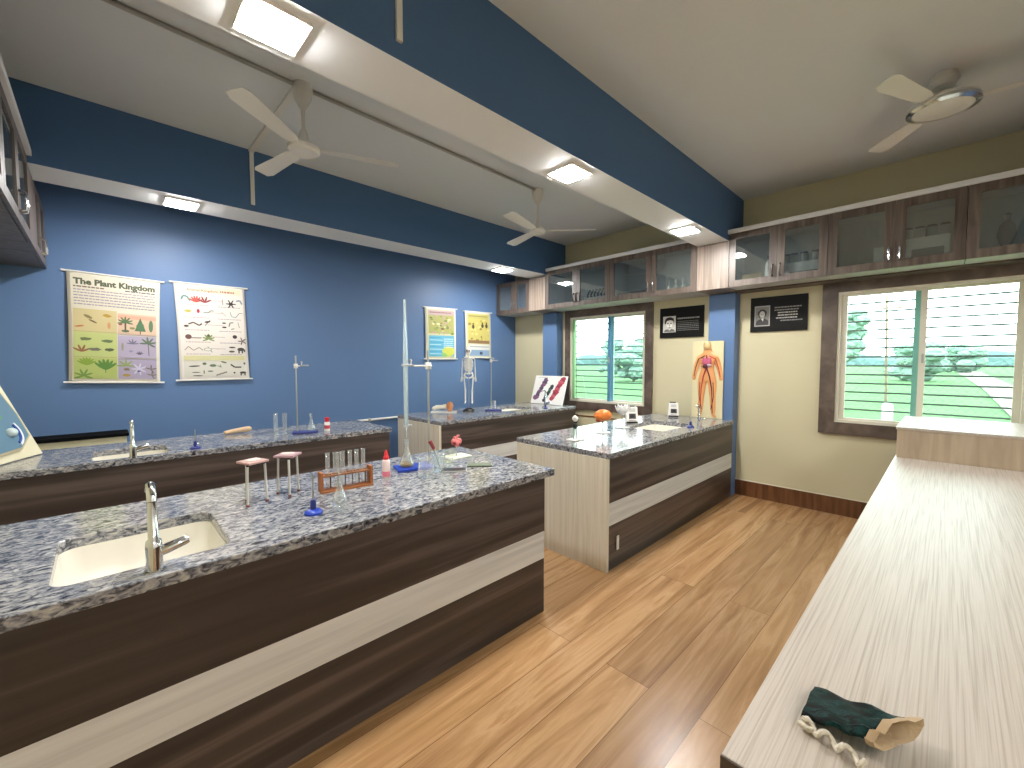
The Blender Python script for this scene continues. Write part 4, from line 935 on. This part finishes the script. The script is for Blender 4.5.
for s_ in (1, -1):
    b = MB(); b.tube([(s_*.072, 0, .665), (s_*.078, 0, .655), (s_*.082, .0, .56), (s_*.083, 0, .545)], [.010, .006, .0055, .009], seg=8)
    b.tube([(s_*.080, 0, .545), (s_*.083, -.006, .44)], .004, seg=6); b.tube([(s_*.087, 0, .545), (s_*.089, -.006, .44)], .004, seg=6)
    for f in range(5): b.tube([(s_*(.080+.003*f), -.006, .44), (s_*(.076+.006*f), -.01, .405), (s_*(.076+.006*f), -.013, .375 if f else .395)], .0023, seg=5)
    b.build('arm', BONE, t)
    b = MB(); b.tube([(s_*.048, -.004, .445), (s_*.058, -.002, .43), (s_*.046, 0, .28), (s_*.044, 0, .265)], [.012, .008, .0075, .012], seg=8)
    b.tube([(s_*.042, 0, .262), (s_*.040, 0, .13)], [.008, .005], seg=8); b.tube([(s_*.051, .003, .255), (s_*.048, .003, .13)], .0035, seg=6)
    b.tube([(s_*.043, .012, .125), (s_*.044, -.01, .115), (s_*.047, -.045, .098)], [.009, .008, .004], seg=8)
    b.build('leg', BONE, t)
retort_stand((3.60, 4.05, ZB), 'retort stand with dark base on the far bench beside the skeleton', None, .21, .12, -.03, .69, .64, 1, NAVY, R(-44), arm=.02)
t = thing('beaker', (3.640, 4.105, ZB+.0185), 'small clear beaker on the dark stand base beside the skeleton', 'beaker')
revolve_part('beaker_wall', [(0, .001), (.034, .001), (.036, .006), (.036, .10), (.039, .105), (.034, .102)], GLASSL, t)
burner((4.30, 3.78, ZB), 'dark burner in front of the chart board on the far bench', .15, NAVY, .9)

# ---------------------------------------------------------------- things on the window-side bench
t = thing('ear_model', (2.70, 2.06, ZB), 'small white and black flower-like model on a pale base, bench by the window', 'anatomy model')
MB().box((-.06, -.045, 0), (.06, .045, .010), bev=.003).build('base', mat('pale_base2', '#d8d6cc', .4), t, smooth=0)
for s_ in (-1, 1): MB().tube([(s_*.022, 0, .0095), (s_*.018, 0, .10)], .0045, seg=8).build('post', STEEL, t)
MB().ball((0, 0, .115), (.024, .018, .028), BLK, 2).ball((.008, 0, .145), (.018, .016, .014), BLK, 2).build('dark_core', None, t, smooth=70)
MB().lathe([(0, .150), (.012, .15), (.026, .17), (.024, .182), (.01, .192), (0, .193)], seg=18, M=Matrix.Translation((.0, 0, 0))).ball((-.012, -.006, .182), (.016, .016, .018), sub=2).build('shell', mat('shell_white', '#e6e4de', .4), t, smooth=70)
t = thing('brain_model', (3.15, 2.10, ZB), 'orange brain model on a thin stand, bench by the window', 'anatomy model', rz=R(-30))
MB().lathe([(0, 0), (.062, 0), (.062, .008), (.02, .012), (0, .012)], seg=28).build('base', mat('pale_base3', '#c9ccc8', .3), t)
MB().tube([(0, 0, .0115), (0, 0, .10)], .006, seg=10).build('stem', STEEL, t)
b = MB(); rn = random.Random(5)
q = bmesh.ops.create_icosphere(b.bm, subdivisions=4, radius=1)
for v in q['verts']:
    n_ = v.co.copy(); rid = 1+.05*math.sin(n_.x*17+3*math.sin(n_.y*9+n_.z*5))*math.cos(n_.z*13+2*math.sin(n_.x*8)); gr = 1-.12*math.exp(-(n_.y/.07)**2)*(1 if n_.z > 0 else 0)
    v.co = Vector((n_.x*.078*rid*gr, n_.y*.066*rid*gr, .152+n_.z*(.056 if n_.z > 0 else .045)*rid*gr))
b._fin(q['verts'], mat('brain_orange', '#d9782f', .4)); b.build('brain', None, t, smooth=80)
MB().ball((-.045, 0, .112), (.024, .03, .016), sub=2).tube([(-.01, 0, .115), (0, 0, .098)], [.014, .010], seg=10).build('brain_stem', mat('brain_dark', '#8a3f22', .45), t, smooth=60)
t = thing('flower_model', (3.53, 2.14, ZB), 'white lotus-like model with pointed petals on a thin stand', 'model')
MB().box((-.06, -.05, 0), (.06, .05, .008), bev=.002).build('base', mat('pale_base3', '#c9ccc8'), t, smooth=0)
MB().tube([(0, 0, .0075), (0, 0, .13)], .005, seg=8).build('stem', STEEL, t)
PET = mat('petal_white', '#e4e4e0', .4)
for k in range(9):
    a = R(40*k); rr = 1 if k % 2 else .75
    M = Matrix.Translation((0, 0, .13)) @ Matrix.Rotation(a, 4, 'Z')
    b = MB(); b.grid(lambda u, v, rr=rr: ((.012+.055*rr*math.sin(u*1.5))*1.0, (v-.5)*.072*math.sin(math.pi*min(1, u*.9+.1)), .085*u**1.3/rr**.5-.01*math.cos((v-.5)*3)), 6, 4, PET)
    for v in b.bm.verts: v.co = M @ v.co
    b.build('petal', None, t, smooth=80, solid=.003)
MB().ball((0, 0, .155), (.018, .018, .026), sub=2).build('centre', mat('centre_grey', '#b9b4a8', .5), t, smooth=70)
def box_model(loc, lab, rz, s):
    t = thing('boxed_kit', loc, lab, 'box', 'white boxes with dark pictures', rz)
    w_, d_, h_ = .062*s, .05*s, .175*s
    b = MB(); b.poly([(-w_, -d_, 0), (w_, -d_, 0), (w_*.86, -d_*.7, h_), (-w_*.86, -d_*.7, h_)], None, thick=(0, d_*1.5, 0)); b.build('carton', PAPER, t, smooth=0)
    P = Print(lambda u, v, l=0: ((-w_+2*w_*u)*(.86+.14*v), -d_*(.7+.3*v)-l, h_*(1-v)), .7)
    P.rect(.2, .08, .8, .3, '#c4c4c2'); P.rect(.2, .4, .82, .72, '#3c3c3e'); P.blob(.5, .55, .24, .14, '#16161a', 3); P.words(.2, .8, .8, .04, '#8a8a8a', 7)
    P.b.build('print', None, t, smooth=0, recalc=False)
    MB().box((-w_*.7, -d_*.4, h_+.001), (w_*.5, d_*.4, h_+.014), bev=.004).build('lid_strip', mat('dark_strip', '#3a3632', .4), t, smooth=0)
    MB().box((-w_*1.02, -d_*1.16, .004), (w_*.9, -d_*1.03, .02)).build('foot_strip', BLK, t, smooth=0)
box_model((3.885, 2.25, ZB), 'white box with dark picture behind the lotus-like model', R(-46), .95)
box_model((4.66, 2.17, ZB), 'white box with dark picture left of the body chart', R(-58), .9)
burner((4.02, 1.70, ZB), 'blue burner by the sink before the body chart', .14, NAVY, .95)

# ---------------------------------------------------------------- things inside the wall cabinets
ZI = CB+.0185
def jar(loc, lab, g, r=.035, h=.09, m=None, lid=None):
    t = thing('jar', loc, lab, 'jar', g)
    MB().lathe([(0, 0), (r, 0), (r, h*.75), (r*.8, h*.82), (0, h*.82)], seg=18).build('jar_body', m or mat('jar_clear_grey', '#9c9f9c', .3), t)
    MB().lathe([(0, h*.821), (r*.85, h*.821), (r*.85, h), (0, h)], seg=18).build('lid', lid or BLK, t)
    return t
XI = 4.70
# box and jars, right doors
tag(MB().box((XI-.07, .84, ZI), (XI+.09, 1.13, ZI+.15), bev=.003).build('storage_box', PAPER, smooth=0), 'white box with jars on top, in the cabinet over the grey portrait plaque', 'box')
g = 'jars in the wall cabinet over the plaque'
j0 = jar((XI-.02, .88, ZI+.1505), 'dark-lidded jar on a white box, cabinet over the grey portrait plaque', g)
for y in (.965, 1.045, 1.11): dup(j0, (XI-.02, y, ZI+.1505))
tag(MB().box((XI-.09, .03, ZI), (XI+.09, .305, ZI+.20), bev=.003).build('storage_box', PAPER, smooth=0), 'white box with jars on top, in the cabinet over the wide window', 'box')
for k, y in enumerate((.06, .13, .2, .27)): dup(j0, (XI-.04, y, ZI+.2005), 'dark-lidded jar on a white box, cabinet over the wide window', group='jars in the cabinet over the wide window')
tag(MB().box((4.60, .85, ZI), (4.625, 1.06, ZI+.06), bev=.003).build('flat_tray', mat('dark_tray', '#4a4440', .4), smooth=0), 'dark flat tray before the white box, cabinet over the grey portrait plaque', 'tray')
tag(MB().box((4.60, .06, ZI+.001), (4.605+.001, .24, ZI+.11), bev=.001).build('flat_card', mat('grey_card', '#77736c', .4), smooth=0), 'grey card before the white box, cabinet over the wide window', 'card')
tag(MB().box((4.62, 1.30, ZI), (4.72, 1.47, ZI+.10), bev=.003).build('carton', mat('cardboard', '#b59a6c', .7), smooth=0), 'brown cardboard carton in the cabinet over the grey portrait plaque', 'carton')
t = thing('reagent_bottle', (4.63, 1.24, ZI), 'slim white bottle beside the cardboard carton in the wall cabinet', 'bottle')
MB().lathe([(0, 0), (.03, 0), (.03, .17), (.012, .20), (.012, .21), (0, .21)], seg=18).build('bottle_body', PAPER, t); MB().lathe([(0, .211), (.014, .211), (.014, .245), (0, .245)], seg=14).build('cap', BLK, t)
tag(MB().box((4.62, .40, ZI), (4.67, .47, ZI+.17), bev=.003).build('carton', PAPER, smooth=0), 'upright white carton in the left door of the cabinet over the wide window', 'carton')
# figurines
tag(MB().box((4.60, 3.05, ZI), (4.72, 3.38, ZI+.075), bev=.003).build('display_tray', PAPER, smooth=0), 'white tray of figurines in the cabinet over the smaller window', 'tray')
f0 = thing('figurine', (4.64, 3.08, ZI+.0755), 'small dark bent figurine on the white tray in the wall cabinet', 'figurine', 'dark figurines in the wall cabinet')
MB().tube([(0, 0, 0), (0, .012, .035), (0, -.008, .065), (0, -.022, .082)], [.014, .010, .012, .006], seg=10).ball((0, -.026, .09), .014, sub=2).build('figure_body', BLK, f0, smooth=70)
for k in range(1, 6): dup(f0, (4.64, 3.08+.052*k, ZI+.0755))
# small flasks
g = 'small flasks in the wall cabinet'
f0 = thing('round_flask', (4.64, 2.0, ZI+.0005), 'small pale round flask in the cabinet right over the smaller window', 'flask', g)
MB().lathe([(0, 0), (.022, 0), (.036, .025), (.036, .05), (.022, .075), (.011, .088), (.011, .15), (.014, .152), (0, .152)], seg=18).build('flask_body', mat('flask_pale', '#c9bfae', .25), f0)
for y in (2.08, 2.16, 2.24): dup(f0, (4.64, y, ZI+.0005))
tag(MB().box((4.60, 2.50, ZI), (4.68, 2.88, ZI+.075), bev=.003).build('storage_tray', mat('brown_tray', '#6b4f38', .5), smooth=0), 'long brown tray lying in the cabinet over the smaller window', 'tray')
t = thing('model_figure', (4.65, -.25, ZI), 'dark model standing in the cabinet at the right edge of the photo', 'model')
MB().lathe([(0, 0), (.06, 0), (.05, .02), (.03, .06), (.05, .13), (.04, .2), (.015, .23), (.025, .27), (0, .29)], seg=18).build('model_body', mat('brown_model', '#5a4636', .5), t)

# ---------------------------------------------------------------- drawstring pouch on the counter
def pouch_mat():
    m = mat('dark_green_satin', '#10231f', .5, spec=.08); N = m.node_tree.nodes; L = m.node_tree.links; b = N['Principled BSDF']
    g = N.new('ShaderNodeNewGeometry'); mp = N.new('ShaderNodeMapping'); mp.inputs['Rotation'].default_value = (0, 0, R(60)); mp.inputs['Scale'].default_value = (90, 22, 40)
    n = N.new('ShaderNodeTexNoise'); n.inputs['Scale'].default_value = 1; n.inputs['Detail'].default_value = 5; n.inputs['Distortion'].default_value = .8
    L.new(g.outputs['Position'], mp.inputs['Vector']); L.new(mp.outputs[0], n.inputs['Vector'])
    r = ramp(N, [(.40, '#030605'), (.5, '#08201a'), (.56, '#0f3634'), (.62, '#06110f'), (.8, '#3d5c58')]); L.new(n.outputs['Fac'], r.inputs['Fac']); L.new(r.outputs[0], b.inputs['Base Color']); return m
PM = pouch_mat(); TAN = mat('tan_lining', '#b39a78', .7, bump=.3, bscale=120)
t = thing('drawstring_pouch', (.95, .10, .785), 'dark green drawstring pouch with tan lining and white cord on the pale counter', 'pouch')
def V(x, y, z): return Vector((x-.95, y-.10, z))
# corners: closed edge A (far), D (near left); open end B (far right), Cc (near)
A, D_, B_, Cc = V(1.012, .166, .012), V(.905, .168, .010), V(1.000, .022, .030), V(.895, .072, .038)
nu, nv = 14, 20
def pfn(u, v):
    # u along closed->open, v around the section
    e0 = D_.lerp(Cc, u); e1 = A.lerp(B_, u); c = e0.lerp(e1, .5); h = (e1-e0)/2
    a = 2*math.pi*v; th = .007+.013*u**1.2
    ww = 1-.05*math.sin(math.pi*u)
    fold = .004*math.sin(9*a*1+4*u)*u*(math.sin(a) > 0)+.003*math.sin(5*u*3+math.cos(a)*6)
    z = c.z+th*math.sin(a)*(1 if math.sin(a) > 0 else .9)
    p = c+h*math.cos(a)*ww; p.z = max(.0012, z+h.z*math.cos(a)+fold)
    return p
b = MB(); ring = [[b.bm.verts.new(pfn(i/nu, j/nv)) for j in range(nv)] for i in range(nu+1)]
for i in range(nu):
    for j in range(nv): f = b.bm.faces.new((ring[i][j], ring[i][(j+1) % nv], ring[i+1][(j+1) % nv], ring[i+1][j]))
b.bm.faces.new(ring[0])
ip, it = b.mi(PM), b.mi(TAN)
for f in b.bm.faces: f.material_index = ip
o = b.build('pouch_body', None, t, smooth=60, solid=.0016)
b = MB(); r2 = []
for uu, sc in ((.985, 1.13), (1.05, 1.15), (1.09, 1.13), (1.08, 1.03), (1.0, .82), (.7, .6)):
    e0 = D_.lerp(Cc, uu); e1 = A.lerp(B_, uu); c = e0.lerp(e1, .5); row = []
    for j in range(nv):
        q = pfn(min(uu, 1.0), j/nv); c1 = D_.lerp(Cc, min(uu, 1.0)).lerp(A.lerp(B_, min(uu, 1.0)), .5)
        p = c+(q-c1)*sc; p.z = max(.0014 if sc >= .98 else .006, p.z+.003*math.sin(j*1.7)*(uu > 1)); row.append(b.bm.verts.new(p))
    r2.append(row)
for Ra, Rb in zip(r2, r2[1:]):
    for j in range(nv): b.bm.faces.new((Ra[j], Ra[(j+1) % nv], Rb[(j+1) % nv], Rb[j]))
b.build('lining_cuff', TAN, t, smooth=60)
b = MB(); CRD = mat('white_cord', '#d8cfbd', .7, bump=.4, bscale=300)
e0, e1 = D_, Cc; pts = []
for k in range(60):
    s_ = k/59; c = V(.903, .160, .006).lerp(V(.878, .070, .006), s_); a = s_*2*math.pi*3
    pts.append(c+Vector((-.010+.009*math.sin(a), .002*math.cos(a), .007+.0055*math.cos(a))))
b.tube(pts, .0044, CRD, 8); b.tube([p+Vector((.003*math.sin(i*.7), 0, .0+.002*math.cos(i*.9))) for i, p in enumerate(reversed(pts))], .0028, CRD, 8)
b.tube([V(.897, .160, .008), V(.886, .166, .012), V(.884, .152, .010), V(.893, .146, .007)], .005, CRD, 8)
for p in b.bm.verts: p.co.z = max(p.co.z, .0006)
b.build('drawstring', CRD, t, smooth=60)
